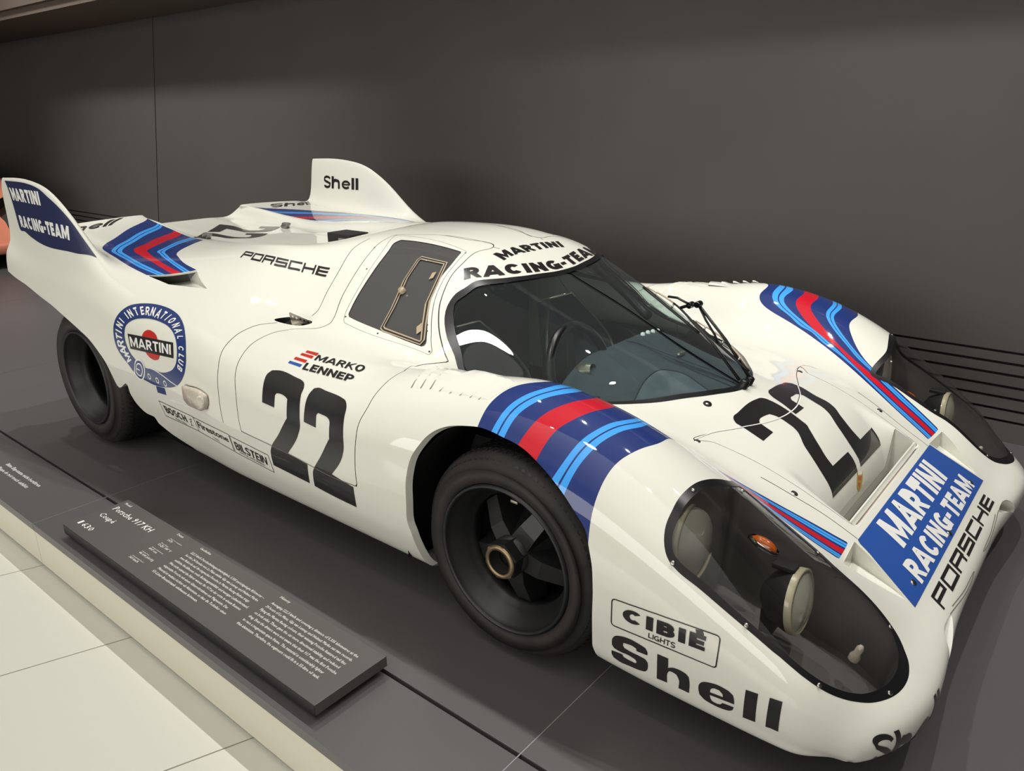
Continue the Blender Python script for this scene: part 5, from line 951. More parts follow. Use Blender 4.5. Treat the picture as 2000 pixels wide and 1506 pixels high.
# --- scoop in the rear fender: lip above, ramp leading in
def scoop(sg):
    P, N = place([(a, b*sg) for a, b in du], 0)
    L0, L1, R1, R0 = P            # lip rear-low, lip front-high, ramp tip, ramp low
    n = 14; V, F = [], []
    lip = np.array([du[0]*(1-t)+du[1]*t for t in np.linspace(0, 1, n)]); rmp = np.array([du[3]*(1-t)+du[2]*t for t in np.linspace(0, 1, n)])
    pl, nl = place([(a, b*sg) for a, b in lip], 0); pr, nr = place([(a, b*sg) for a, b in rmp], 0)
    inn = pl-nl*.058+np.array([-.10, -.0*sg, 0])
    for i in range(n): V += [tuple(pr[i]), tuple(pr[i]*.45+(pl[i]-nl[i]*.05)*.55), tuple(inn[i])]
    for i in range(n-1):
        for j in range(2):
            q = (3*i+j, 3*i+3+j, 3*i+4+j, 3*i+1+j); F.append(q if sg < 0 else q[::-1])
    r = link('fender_scoop', V, F, M['paint'], car)
    # side wall on the inboard side, lip edge
    V = [tuple(L1), tuple(R1), tuple(pr[-1]*.45+(pl[-1]-nl[-1]*.05)*.55), tuple(inn[-1])]
    link('scoop_side', V, [(0, 1, 2, 3) if sg < 0 else (3, 2, 1, 0)], M['paint'], r, smoothf=False)
    V = [tuple(p) for p in pl]+[tuple(p-q*.007) for p, q in zip(pl, nl)]+[tuple(p-q*.007+np.array([-.09, 0, 0])) for p, q in zip(pl, nl)]
    F = [(i, i+1, n+i+1, n+i) for i in range(n-1)]+[(n+i, n+i+1, 2*n+i+1, 2*n+i) for i in range(n-1)]
    if sg > 0: F = [f[::-1] for f in F]
    link('scoop_lip', V, F, M['paint'], r)
    V = [tuple(p-q*.004+np.array([-.085, 0, 0])) for p, q in zip(pl, nl)]+[tuple(p+np.array([.012, 0, -.004])) for p in inn]
    F = [(i, i+1, n+i+1, n+i) for i in range(n-1)]
    link('scoop_back', V, F if sg < 0 else [f[::-1] for f in F], M['ductdark'], r)
scoop(-1); scoop(1)
# --- louvres over the front wheels
def louvre(sg):
    top, bot = half('louvre_top'), half('louvre_bot')
    for k in range(8):
        a, b = top[k], bot[k]; n = 14; V, F = [], []
        du_ = (top[min(k+1, 7)][0]-top[max(k-1, 0)][0])/(2 if 0 < k < 7 else 1)*.80
        for i in range(n+1):
            t = i/n; u0, v0 = a*(1-t)+b*t; w = min(1, t/.03+.5)*(1-t)**.55; hgt = .0115*w
            p0, n0 = place([(u0, v0*sg)]); p1, n1 = place([(u0+du_, v0*sg)])
            pm, nm = place([(u0+du_*.35, v0*sg)])
            V += [tuple(p0[0]-n0[0]*.001), tuple(p0[0]+n0[0]*hgt), tuple(pm[0]+nm[0]*hgt*.85), tuple(p1[0]+n1[0]*.0003)]
        for i in range(n):
            for j in range(3):
                q = (4*i+j, 4*i+1+j, 4*i+5+j, 4*i+4+j); F.append(q if sg < 0 else q[::-1])
        e = 4*n
        F.append((e, e+1, e+2, e+3) if sg < 0 else (e+3, e+2, e+1, e))
        lv = link('louvre', V, F, M['paint'], car)
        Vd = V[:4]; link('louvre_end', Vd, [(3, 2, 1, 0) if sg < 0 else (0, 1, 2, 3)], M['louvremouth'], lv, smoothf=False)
        m_ = lv.data
        for p in m_.polygons: p.use_smooth = False
        # dark slot at the open rear edge and the triangular end
        V2, F2 = [], []
        for i in range(n+1):
            t = i/n; u0, v0 = a*(1-t)+b*t; p0, n0 = place([(u0-.0006, v0*sg)]); p1, n1 = place([(u0-.0052, v0*sg)])
            V2 += [tuple(p0[0]+n0[0]*.0006), tuple(p1[0]+n1[0]*.0006)]
        for i in range(n): F2.append((2*i, 2*i+2, 2*i+3, 2*i+1) if sg > 0 else (2*i+1, 2*i+3, 2*i+2, 2*i))
        link('louvre_slot', V2, F2, M['gapsoft'], lv)
louvre(-1); louvre(1)
# --- filler neck with its drilled strap, right rear fender
P, N = place([(-1.105, -float(fl[:, 1].mean()))], 0); fc = P[0]; fn = N[0]
rim(sh, {'filler'}, 'filler_recess', M['dark'], car, lambda P, N: -N*.03, sides=(-1,))
shell_piece(sh, 'filler', 'filler_blank', M['paint'], car, sides=(1,))
shell_piece(sh, 'filler', 'filler_base', M['dark'], car, sides=(-1,), off=-.03)
cap_ = link('filler_cap', *lathe([(-.03, .040), (-.012, .040), (-.008, .037), (-.006, .02), (-.007, .0005)], fn, fc+np.array([-.005, -.004, 0]), 32), M['chrome'], car)
d1 = np.array([1, .28, -.02]); d1 /= np.linalg.norm(d1); up = fn
plate = [(-.034, -.006), (.050, -.006), (.046, .012), (-.026, .034), (-.032, .030)]
oc = fc+np.array([.02, .008, 0])
V = [tuple(oc+d1*a+up*b+np.cross(d1, up)*s) for s in (-.0015, .0015) for a, b in plate]
F = [(4, 3, 2, 1, 0), (5, 6, 7, 8, 9)]+[(i, (i+1) % 5, 5+(i+1) % 5, 5+i) for i in range(5)]
strap = link('filler_strap', V, F, M['alu'], cap_, smoothf=False)
for k in range(5):
    a = -.020+k*.015; b = .018-k*.0035
    for s in (-.0019, .0019):
        link('strap_hole', *[(lambda vf: vf)(x) for x in lathe([(s, .0042), (s, .0002)], np.cross(d1, up), oc+d1*a+up*b, 12)], M['dark'] if k > 1 else M['white'], strap)
# --- small fittings on the skin
def disc(name, uv, r, h, m, parent=None, n=20, off=0.0):
    p, nn = place([uv], off)
    return link(name, *lathe([(0, r), (h, r*.92), (h, .0004)], nn[0], p[0], n), m, parent or car)
for a, b in near('latches'):
    l_ = disc('lid_latch', (a, b), .0095, .0012, M['steel']); disc('latch_slot', (a, b), .0055, .0018, M['gap'], l_)
b_ = near('badge')[0]
for sg in (-1,):
    bd = disc('hood_badge', (b_[0], b_[1]), .013, .003, M['dark']); disc('badge_face', (b_[0], b_[1]), .0085, .0045, M['steel'], bd)
for a, b in near('frame_screws'):
    for sg in (-1, 1): disc('frame_screw', (a, abs(b)*sg), .0035, .0006, M['gap'], wp, 10)
for sg in (-1, 1):
    pts = half('pane_frame')*[1, sg]; ptsS = pts
    Vq, Fq = strip(ptsS, .012, closed=True)
    pf = on_body('sliding_pane_frame', Vq, Fq, M['perspex'], wp, off=.002, step=.5)
    Vq, Fq = strip(ptsS, .0045, closed=True); on_body('pane_edge', Vq, Fq, M['dark'], wp, off=.0026, step=.5)
    k = near('pane_knob')[0]; disc('pane_knob', (k[0], abs(k[1])*sg), .012, .014, M['perspex'], wp)
    pl = near('pane_latch')
    for i in (0, 2):
        Vq, Fq = strip([(pl[i][0], abs(pl[i][1])*sg), (pl[i+1][0], abs(pl[i+1][1])*sg)], .013); on_body('pane_hinge', Vq, Fq, M['perspex'], wp, off=.003, step=.5)
    # joints that run open-ended: rear clip seams
    for nm in ('seam_rear_outer', 'seam_outer_low', 'roof_seam', 'nose_seam', 'lid_seam_near'):
        L = half(nm)*[1, sg]; Vq, Fq = strip(smooth(L, closed=False, n=70), .0024); on_body('panel_line', Vq, Fq, M['gap'] if nm != 'nose_seam' else M['gapsoft'], car, off=.0005, step=.5)
    rc = [(half('door_outline')[8][0]-.0, half('door_outline')[8][1])]
    # indicator in the flank behind the door
    lp_ = smooth(half('lamp_side'), n=50)
    Vt, Ft = tess([tuple(p) for p in lp_*[1, sg]])
    base = on_body('side_lamp_base', Vt, Ft, M['chrome'], car, off=.001)
    c0 = lp_.mean(0); ins = c0+(lp_-c0)*.93; m = len(ins); V = []; F = []
    for f_, h_ in ((1, .001), (1, .014), (.86, .019), (.001, .020)):
        p, nn = place((c0+(ins-c0)*f_)*[1, sg], h_); V += [tuple(q) for q in p]
    for r_ in range(3):
        for i in range(m): F.append((r_*m+i, r_*m+(i+1) % m, (r_+1)*m+(i+1) % m, (r_+1)*m+i))
    link('side_lamp', V, F, M['bulb'], base)
    # little lamps on the tail deck
    dl = (-2.40, .215*sg)
    V, F = rbox(-2.39, .222*sg, .815, .05, .026, .03, .009)
    V = [(v[0]+(.012 if v[2] > .815 else 0), v[1], v[2]) for v in V]
    link('deck_lamp', V, F, M['lampgrey'], car)
# --- engine bay box behind the roof
bx_ = link('intake_box', *rbox(-1.635, .02, .835, .15, .11, .06, .006), M['dark'], car)
link('box_glass', *rbox(-1.60, -.034, .832, .06, .012, .03, .003), M['lampgrey'], bx_)
# tail deck duct near the ridge
Vt, Ft = tess([(-2.30, -.262), (-2.18, -.285), (-2.04, -.268), (-2.18, -.258)]); on_body('deck_duct', Vt, Ft, M['ductdark'], car, off=.002)
# --- closing panels underneath and at the tail
tailV = []; m = 60
vv = np.linspace(0, 1.02, m); Pt = surf(np.stack([np.full(m, GU[0]), vv], 1))
for sg in (-1, 1):
    pts_ = Pt*[1, sg, 1]; V = [tuple(p) for p in pts_]+[(p[0]+.02, p[1], min(p[2], .715)) for p in pts_]
    F = [(i, i+1, m+i+1, m+i) for i in range(m-1)]
    link('tail_panel', V, F if sg < 0 else [f[::-1] for f in F], M['paint'], car, smoothf=False)
def plate_(x0, x1, w0, w1, z, name, m_=None):
    return link(name, [(x0, -w0, z), (x1, -w1, z), (x1, w1, z), (x0, w0, z)], [(0, 3, 2, 1)], m_ or M['dark'], car, smoothf=False)
plate_(-1.86, -.36, .84, .84, .135, 'floor_pan'); plate_(.36, .87, .79, .76, .125, 'nose_pan'); plate_(-.36, .36, .52, .52, .135, 'centre_pan'); plate_(-2.85, -1.86, .5, .5, .22, 'rear_pan')
# wheel wells
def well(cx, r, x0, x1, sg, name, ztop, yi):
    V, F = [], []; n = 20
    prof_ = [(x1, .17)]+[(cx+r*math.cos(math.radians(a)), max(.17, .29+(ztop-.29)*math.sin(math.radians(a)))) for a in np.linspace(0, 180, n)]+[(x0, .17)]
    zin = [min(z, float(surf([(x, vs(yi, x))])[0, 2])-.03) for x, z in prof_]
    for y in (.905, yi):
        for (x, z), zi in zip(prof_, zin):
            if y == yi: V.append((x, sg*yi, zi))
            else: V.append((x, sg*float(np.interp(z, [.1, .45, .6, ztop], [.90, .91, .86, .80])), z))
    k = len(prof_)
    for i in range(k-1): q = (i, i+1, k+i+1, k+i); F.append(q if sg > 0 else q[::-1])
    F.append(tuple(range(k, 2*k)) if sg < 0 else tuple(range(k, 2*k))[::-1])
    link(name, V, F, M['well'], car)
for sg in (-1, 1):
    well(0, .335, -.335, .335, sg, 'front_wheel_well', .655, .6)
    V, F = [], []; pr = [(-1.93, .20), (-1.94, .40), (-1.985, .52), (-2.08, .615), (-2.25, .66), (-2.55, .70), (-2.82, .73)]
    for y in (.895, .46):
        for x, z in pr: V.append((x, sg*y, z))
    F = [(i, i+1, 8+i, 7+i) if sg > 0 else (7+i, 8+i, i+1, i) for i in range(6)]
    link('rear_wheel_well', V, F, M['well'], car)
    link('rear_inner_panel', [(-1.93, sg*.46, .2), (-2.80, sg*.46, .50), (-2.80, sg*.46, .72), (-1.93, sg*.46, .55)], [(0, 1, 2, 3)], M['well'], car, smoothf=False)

# ------------------------------------------------------------------ livery: numbers, lettering, emblems (thin films on the paint)
def film(name, V, F, m, off=.0009, label=None, step=.014, parent=None):
    return on_body(name, V, F, m, parent or car, off, label, step)
def poly_film(name, pts, m, off=.0009, label=None, holes=(), parent=None):
    if len(pts) > 9: pts = [tuple(q) for q in smart(pts, 38)]
    V, F = tess(pts, holes); return film(name, V, F, m, off, label, parent=parent)
def text_film(name, VF, n, m, off=.0012, label=None, nx=40, ny=8, parent=None, frac=1, mirror=None, lines=None):
    """lettering laid between a top and a bottom line on the skin; every stroke sits a hair above the last"""
    def ext(nm):
        L = np.array(near(nm)) if not lines else np.array(lines[0 if nm.endswith('top') else 1]); L = smooth(L, closed=False, n=60)
        if frac < 1: k = L[-1]+(L[-1]-L[-8])*np.linspace(.2, 1, 12)[:, None]*((1/frac-1)*60/7); L = np.concatenate([L, k])
        return resample(L, 100)
    T_, B_ = ext(n+'_top'), ext(n+'_bot'); PP, NN, FF = [], [], []
    groups = VF if isinstance(VF, list) else [VF]
    x1 = max(v[0] for g in groups for v in g[0])
    for gi, (V, F) in enumerate(groups):
        V, F = dice(V, F, (1/nx, 1/ny)); out = []
        for x, y in V:
            k = min(98.999, max(0, x*99)); i = int(k); w = k-i; a = T_[i]*(1-w)+T_[i+1]*w; b = B_[i]*(1-w)+B_[i+1]*w; out.append(tuple(b+(a-b)*y))
        if mirror: out = [mirror(q) for q in out]
        P, N = place(out, off+.00016*(gi % 4)); b0 = len(PP)
        for f in F:
            nn_ = np.cross(P[f[1]]-P[f[0]], P[f[2]]-P[f[0]]); FF.append(tuple(q+b0 for q in (f if nn_ @ N[f[0]] >= 0 else f[::-1])))
        PP += list(P); NN += list(N)
    return link(name, PP, FF, m, parent or car, NN, label=label)
rnd = lambda n, k=1: smooth(near(n), n=len(near(n))*k)
for n_ in ('side22a', 'side22b'): poly_film('number', near(n_), M['black'], label='black 2 on the door')
for n_ in ('side22b', 'side22a'):
    cx = np.mean([p[0] for p in near('side22a')+near('side22b')])
    poly_film('number', [(2*cx-a, -b) for a, b in near(n_)], M['black'], label='black 2 on the far door')
for n_ in ('hood22a', 'hood22b'): poly_film('number', near(n_), M['black'], label='black 2 on the front lid')
for n_ in ('deck22a', 'deck22b'): poly_film('number', near(n_), M['black'], label='black 2 on the tail deck')
# joint lines across the digits, edge highlights painted as pale strips
dl_ = half('door_outline'); L = np.array([dl_[7], dl_[8], dl_[9]])*[1, -1]; Vq, Fq = strip(smooth(L, closed=False, n=60), .0022); film('panel_line', Vq, Fq, M['gapsoft'], .0016, step=.5)
L = half('lid_seam'); L = np.array(near('lid_seam'))[:12]; Vq, Fq = strip(smooth(L, closed=False, n=120), .0032); film('panel_line', Vq, Fq, M['white'], .0018, step=.5)
# drivers' names and flags
for k, c_ in ((1, 'brick'), (2, 'brick'), (3, 'brick'), (4, 'flagblue')): poly_film('flag_bar', near('flag%d' % k), M[c_], label='blue flag bar' if k == 4 else 'red flag bar')
text_film('driver_name', lettering('MARKO', .2, .1), 'txt_marko', M['black']); text_film('driver_name', lettering('LENNEP', .22, .1), 'txt_lennep', M['black'])
# maker's name on the rear fender and the nose
text_film('maker_lettering', maker_word(), 'nose_maker', M['black'])
cx = None
lm = [np.array(near('maker_top')), np.array(near('maker_bot'))]; cu_ = (lm[0][:, 0].min()+lm[0][:, 0].max())
text_film('maker_lettering', maker_word(), 'maker', M['black'], mirror=lambda q: (cu_-q[0]+(0), -q[1]), label='maker name on the far rear fender')
# blue nose panel with lettering
poly_film('nose_panel_sign', near('panel'), M['blue'], label='blue nose sign')
text_film('team_lettering', lettering('MARTINI', .25, .09), 'panel_martini', M['white'], .0017); text_film('team_lettering', lettering('RACING-TEAM', .25, .09), 'panel_racing', M['white'], .0017)
for uvp in ((.826, -.395), (.826, .395), (.84, -.02)):
    d_ = disc('panel_fastener', uvp, .0085, .0022, M['steel'], off=.001); disc('fastener_slot', uvp, .0045, .003, M['brass'], d_)
# roof lettering, following the curved edge of the windscreen
text_film('maker_lettering', maker_word(), 'maker', M['black'])
text_film('team_lettering', lettering('MARTINI', .26, .12), 'martini', M['black'], nx=60)
text_film('team_lettering', lettering('RACING-TEAM', .27, .12), 'racing', M['black'], nx=70, frac=.765)
# fin panels
poly_film('fin_panel', near('fin_blue'), M['finblue'], label='blue fin panel, darkened for reflections')
text_film('team_lettering', lettering('MARTINI', .27, .12), 'fin_martini', M['white'], .0017); text_film('team_lettering', lettering('RACING-TEAM', .27, .12), 'fin_racing', M['white'], .0017)
poly_film('fin_panel', [(a, -b) for a, b in near('fin_blue')], M['finblue'], label='blue fin panel, darkened for reflections')
# oil company lettering
def font_word(w, off=.012): V, F = font_text(w, off); return unit(V), F
def bold_shell():
    """extended bold word: S h e l l"""
    t = .30; P = []
    P.append(strip(arc(.62, .735, .42, .185, 5, 180, 12)+[(.2, .62), (.45, .53), (.8, .45), (1.05, .38)]+arc(.62, .255, .42, .165, 0, -175, 12)[2:], .19))
    x = 1.28; P += [strip([(x+.17, 0), (x+.17, 1)], .32), strip([(x+.17, .50), (x+.5, .68)]+arc(x+.72, .48, .28, .17, 100, 0, 8)+[(x+1.0, 0)], .24)]
    x = 2.62; P += [strip(arc(x+.56, .36, .44, .27, -38, -360, 22), .19), strip([(x+.2, .37), (x+1.0, .37)], .13)]
    for x in (3.86, 4.36): P.append(strip([(x+.16, 0), (x+.16, 1)], .33))
    return [([(a/4.70, b) for a, b in V], F) for V, F in P]
BS = bold_shell()
poly_film('oil_lettering', near('sh_S'), M['black']); poly_film('oil_lettering', near('sh_h'), M['black'])
poly_film('oil_lettering', near('sh_e'), M['black'], holes=[[tuple(q) for q in smart(near('sh_e_hole'), 50)]]); poly_film('oil_lettering', near('sh_l'), M['black']); poly_film('oil_lettering', near('sh_l2'), M['black'])
text_film('oil_lettering', BS, 'shell_fin', M['black'])
text_film('oil_lettering', BS, 'shell_tail', M['black'])
# the same word on the near tail, reading the same way across the car
q1, q2 = np.array(near('shell_tail_top')), np.array(near('shell_tail_bot')); vm = np.concatenate([q1, q2])[:, 1]; vm = (vm.min()+vm.max())/2
text_film('oil_lettering', BS, 'shell_tail', M['black'], lines=[q1-[0, vm*2.02], q2-[0, vm*2.02]])
# round the nose: top edge traced, height down the front
top = resample(smooth(near('shell_front'), closed=False, n=40), 40)
V, F = dice(*merge(BS), (1/60, 1/12)); out = []
for x, y in V:
    k = x*39; i = min(38, int(k)); p = top[i]*(1-(k-i))+top[i+1]*(k-i); d = top[i+1]-top[i]; d = d/np.linalg.norm(d); nrm = np.array([d[1], -d[0]]) if d[1] > 0 else np.array([-d[1], d[0]])
    nrm = nrm if nrm[0] > 0 else -nrm
    out.append(tuple(p+nrm*(1-y)*.082))
P, N = place(out, .0012); F2 = []
for f in F:
    n = np.cross(P[f[1]]-P[f[0]], P[f[2]]-P[f[0]]); F2.append(f if n @ N[f[0]] >= 0 else f[::-1])
link('oil_lettering', P, F2, M['black'], car, N)
# sponsor frames along the sill
def frame(name, pts, w, label=None, r=0):
    V, F = strip(np.array(pts) if not r else pts, w, closed=True); return film(name, V, F, M['black'], .0010, label, step=.03)
for n_ in ('bosch', 'fire', 'bil'): frame('sponsor_frame', near('frame_'+n_), .0022)
text_film('sponsor_lettering', lettering('BOSCH', .19, .12), 'txt_bosch', M['black']); text_film('sponsor_lettering', lettering('ELECTRIC', .16, .1), 'txt_bosch2', M['black'])
text_film('sponsor_lettering', font_word('Firestone', .018), 'txt_fire', M['black']); text_film('sponsor_lettering', font_word('TIRES', 0), 'txt_fire2', M['black'])
text_film('sponsor_lettering', lettering('BILSTEIN', .17, .12), 'txt_bil', M['black']); text_film('sponsor_lettering', font_word('SHOCK ABSORBERS', 0), 'txt_bil2', M['black'])
fig = [strip(p, .09) for p in ([(.6, 1), (.5, .8), (.75, .6), (.3, .5), (.55, .3), (.4, 0)], [(.1, .75), (.5, .8), (.95, .9)], [(.2, .1), (.9, .12)])]
text_film('sponsor_figure', merge(fig), 'fig_bosch', M['lampgrey'], nx=4, ny=4)
fr = np.array(near('frame_cibie')); c4 = []
for i in range(24):
    if i % 6: c4.append(tuple(fr[i])); continue
    p, q0, q1 = fr[i], fr[i-1], fr[i+1]; a = (q0-p)/np.linalg.norm(q0-p)*.010; b = (q1-p)/np.linalg.norm(q1-p)*.010
    for t in np.linspace(0, 1, 6): c4.append(tuple((p+a)*(1-t)**2+2*p*t*(1-t)+(p+b)*t*t))
frame('sponsor_frame', c4, .0028)
text_film('sponsor_lettering', lettering('CIBIÉ', .27, .14), 'txt_cibie', M['black']); text_film('sponsor_lettering', lettering('LIGHTS', .15, .1), 'txt_lights', M['black'])
# round club emblem on the flank
ro, ri = smooth(near('ring_out'), n=90), smooth(near('ring_in'), n=80)
emblem = poly_film('club_ring', [tuple(p) for p in ro], M['ring'], holes=[[tuple(p) for p in ri]], label='dark blue belt ring emblem')
poly_film('club_tail', near('belt_tail'), M['ring'], parent=emblem)
ball = np.array(near('red_ball')); poly_film('club_ball', [tuple(p) for p in smooth(ball, n=50)], M['brick'], .0012, parent=emblem)
poly_film('club_bar', near('ring_bar'), M['black'], .0015, parent=emblem)
text_film('club_lettering', lettering('MARTINI', .2, .12), 'ring_bar_text', M['white'], .0019, parent=emblem)
# text round the ring
mid_ = (resample(np.concatenate([ro, ro[:1]]), 240)); inn_ = resample(np.concatenate([ri, ri[:1]]), 240)
cen = ri.mean(0)
ang = lambda p: math.atan2(p[1]-cen[1], p[0]-cen[0])
def at_angle(Lp, a):
    A = np.unwrap([ang(p) for p in Lp]); 
    if A[-1] < A[0]: A = A[::-1]; Lp = Lp[::-1]
    a = A[0]+((a-A[0]) % (2*math.pi)); return np.array([np.interp(a, A, Lp[:, 0]), np.interp(a, A, Lp[:, 1])])
ZR = dict(near=near)
def club_text():
    lets = near('ring_text')           # traced centre of every letter round the ring
    text = 'MARTINIINTERNATIONALCLUB'
    parts = []
    for k, ch in enumerate(text):
        p = np.array(lets[k]); a = ang(p); po, pi_ = at_angle(mid_, a), at_angle(inn_, a)
        up_ = (po-pi_); hgt = np.linalg.norm(up_)*.56; up_ = up_/np.linalg.norm(up_); c = pi_+(po-pi_)*.5
        ga = np.array(lets[max(0, k-1)]); gb = np.array(lets[min(len(lets)-1, k+1)]); rt = gb-ga; rt = rt-up_*(rt @ up_)*.5; rt = rt/np.linalg.norm(rt)
        w, paths = glyph(ch, .2)
        for pa in paths:
            V, F = strip(pa, .2); parts.append(([tuple(c+rt*(x-w/2)*hgt*.62+up_*(y-.5)*hgt) for x, y in V], F))
    for q in range(2): V, F = merge(parts[q::2]); film('club_lettering', V, F, M['white'], .0015+.0003*q, step=.03, parent=emblem)
club_text()
bk = np.array(near('buckle')); bs = smooth(bk, n=40); cb = bs.mean(0)
poly_film('buckle_plate', [tuple(p) for p in bs], M['white'], .0013, parent=emblem)
poly_film('buckle_inner', [tuple(cb+(p-cb)*.84) for p in bs], M['ring'], .0016, parent=emblem)
poly_film('buckle_inner', [tuple(cb+(p-cb)*.62) for p in bs], M['white'], .0019, parent=emblem); poly_film('buckle_inner', [tuple(cb+(p-cb)*.50) for p in bs], M['ring'], .0022, parent=emblem)
Vq, Fq = strip([cb-np.array([.018, 0]), cb+np.array([.006, 0])], .004); film('buckle_pin', Vq, Fq, M['white'], .0025, step=.5, parent=emblem)
for p in near('belt_holes'):
    Vq, Fq = strip([(p[0]+.0095*math.cos(a), p[1]+.0085*math.sin(a)) for a in np.linspace(0, 2*math.pi, 18, endpoint=False)], .0035, closed=True); film('belt_hole', Vq, Fq, M['white'], .0013, step=.5, parent=emblem)
Vq, Fq = strip(smooth(near('belt_line'), closed=False, n=30), .0035); film('belt_line', Vq, Fq, M['white'], .0013, step=.5, parent=emblem)
# crest on the lid: shield with gold field and red quarters
cr = np.array(near('logo_crest')); crest = poly_film('crest', [tuple(p) for p in cr], M['crest'], .0015, label='gold and red shield crest')
cc = cr.mean(0); top_ = (cr[0]+cr[1])/2; bot_ = cr[4]
for a_, b_, col_ in ((0, .22, 'white'), (.30, .5, 'brick'), (.62, .8, 'brick')):
    def at(t, s): 
        ax_ = top_*(1-t)+bot_*t; w_ = (cr[1]-cr[0])*.5*(1-t*.75); return tuple(ax_+w_*s)
    poly_film('crest_field', [at(a_, -.8), at(a_, .8), at(b_, .8), at(b_, -.8)], M[col_], .0019, parent=crest)

# ------------------------------------------------------------------ wheels
def wheel(x, sg, R, rim_r, yo, width, front):
    """yo = outer face distance from the centre plane; axis along y"""
    o = np.array([x, sg*yo, R]); ax = (0, sg, 0); e = .012
    sw_ = [(-width, rim_r), (-width+.002, R-.06), (-width+.02, R-.012), (-width+.05, R-.001), (-width/2, R), (-.05, R-.002), (-.028, R-.010), (-.010, R-.030), (-.001, R-.05), (.004, (R+rim_r)/2), (.001, rim_r+.018), (-.003, rim_r+.004), (-.014, rim_r)]
    root = link('wheel', *lathe(sw_, ax, o, 96), M['tyre'], car, label='black tyred wheel, %s' % ('front' if front else 'rear'))
    prof_y = [q[0] for q in sw_[:9]]; prof_r = [q[1] for q in sw_[:9]]
    # tread blocks as raised hexagon rows
    V, F = [], []
    rows = 6 if front else 8; nb = 84
    for r in range(rows):
        yy = -.034-r*(width-.066)/rows; w2 = (width-.06)/rows*.485
        for k in range(nb):
            a0 = 2*math.pi*(k+.5*(r % 2))/nb; da = 2*math.pi/nb*.485; b = len(V)
            for (fa_, fy) in ((-1, 0), (-.5, 1), (.5, 1), (1, 0), (.5, -1), (-.5, -1)):
                rr = float(np.interp(yy+fy*w2, prof_y, prof_r))+.0012
                a = a0+fa_*da*1.12; V.append(tuple(o+np.array([rr*math.cos(a), sg*(yy+fy*w2), rr*math.sin(a)])))
            F.append(tuple(range(b, b+6)))
            for q in range(6): V.append(tuple(np.array(V[b+q])*[1, 1, 1]-(np.array(V[b+q])-o)*[1, 0, 1]*(.005/R)))
            for q in range(6): F.append((b+q, b+6+q, b+6+(q+1) % 6, b+(q+1) % 6))
    t = link('tread_blocks', V, F, M['tread'], root, smoothf=False); t['kind'] = 'stuff'
    link('rim', *lathe([(-.012, rim_r+.001), (.003, rim_r-.001), (.004, rim_r-.006), (-.002, rim_r-.010), (-.016, rim_r-.012), (-.022, rim_r-.022), (-.05, rim_r-.026), (-.055, rim_r-.034), (-.060, rim_r-.034), (-.066, rim_r-.046), (-.10, rim_r-.047), (-.104, rim_r-.040), (-.12 if front else -.22, rim_r-.040), (-width+.02, rim_r-.03)], ax, o, 80), M['wheel'], root)
    if front:
        d0 = -.105
        hubV, hubF = lathe([(d0-.02, .09), (d0+.01, .075), (d0+.055, .052), (d0+.075, .050), (d0+.078, .03)], ax, o, 30)
        link('wheel_hub', hubV, hubF, M['wheel'], root)
        for k in range(5):
            a = math.radians(130+72*k if sg < 0 else 50+72*k); dr = np.array([math.cos(a), 0, math.sin(a)]); tn = np.array([-math.sin(a), 0, math.cos(a)]); yv = np.array([0, sg, 0])
            V = []
            for rr, w, y0, y1 in ((.045, .040, d0-.03, d0+.060), (.085, .037, d0-.03, d0+.056), (rim_r-.052, .031, d0-.03, d0+.026), (rim_r-.045, .032, d0-.03, d0+.0)):
                for s_, y_ in ((-1, y0), (-.72, y1), (.72, y1), (1, y0)): V.append(tuple(o+dr*rr+tn*w*s_+yv*y_))
            F = []
            for i in range(3):
                for j in range(4): F.append((4*i+j, 4*i+(j+1) % 4, 4*i+4+(j+1) % 4, 4*i+4+j))
            F += [(3, 2, 1, 0), (12, 13, 14, 15)]
            link('spoke', V, F, M['wheel'], root, smoothf=False)
        # centre nut: hexagon with a bore
        V, F = [], []
        for y_, r_ in ((d0+.055, .052), (d0+.105, .052), (d0+.112, .047)):
            for k in range(6):
                a = math.radians(60*k+18); V.append(tuple(o+np.array([r_*math.cos(a), sg*y_, r_*math.sin(a)])))
        for r_ in range(2):
            for k in range(6): F.append((r_*6+k, r_*6+(k+1) % 6, r_*6+6+(k+1) % 6, r_*6+6+k))
        nut = link('centre_nut', V, F, M['dark'], root, smoothf=False)
        link('nut_face', *lathe([(d0+.1125, .0335), (d0+.116, .034), (d0+.116, .0435), (d0+.111, .046)], ax, o, 36), M['brass'], nut)
        hv = []; 
        for y_ in (d0+.1135,):
            for k in range(6):
                a = math.radians(60*k+18); hv.append(tuple(o+np.array([.0485*math.cos(a), sg*y_, .0485*math.sin(a)])))
        for k in range(24):
            a = 2*math.pi*k/24; hv.append(tuple(o+np.array([.036*math.cos(a), sg*(d0+.1135), .036*math.sin(a)])))
        hf = []
        for k in range(6):
            for q in range(4):
                hf.append((k, 6+(k*4+q+1) % 24, 6+(k*4+q+2) % 24) if q != 3 else (k, 6+(k*4+q+1) % 24, 6+(k*4+q+2) % 24, (k+1) % 6))
        hexv = hv[:6]; ring_ = hv[6:]
        link('nut_hexagon', *nut_face_mesh(o, sg, d0+.1135), M['brass'], nut, smoothf=False)
        link('nut_bore', *lathe([(d0+.115, .034), (d0+.06, .032), (d0+.055, .001)], ax, o, 30), M['dark'], nut)
        link('brake_disc', *lathe([(d0-.06, .05), (d0-.058, .15), (d0-.075, .15)], ax, o, 40), M['steel'], root)
        link('balance_weight', *rbox(x+.03, sg*(yo-.03), R+rim_r-.034, .022, .03, .008, .002), M['alu'], root)
    else:
        link('wheel_centre', *lathe([(-.24, rim_r-.04), (-.25, .10), (-.22, .08), (-.22, .001)], ax, o, 40), M['dark'], root)
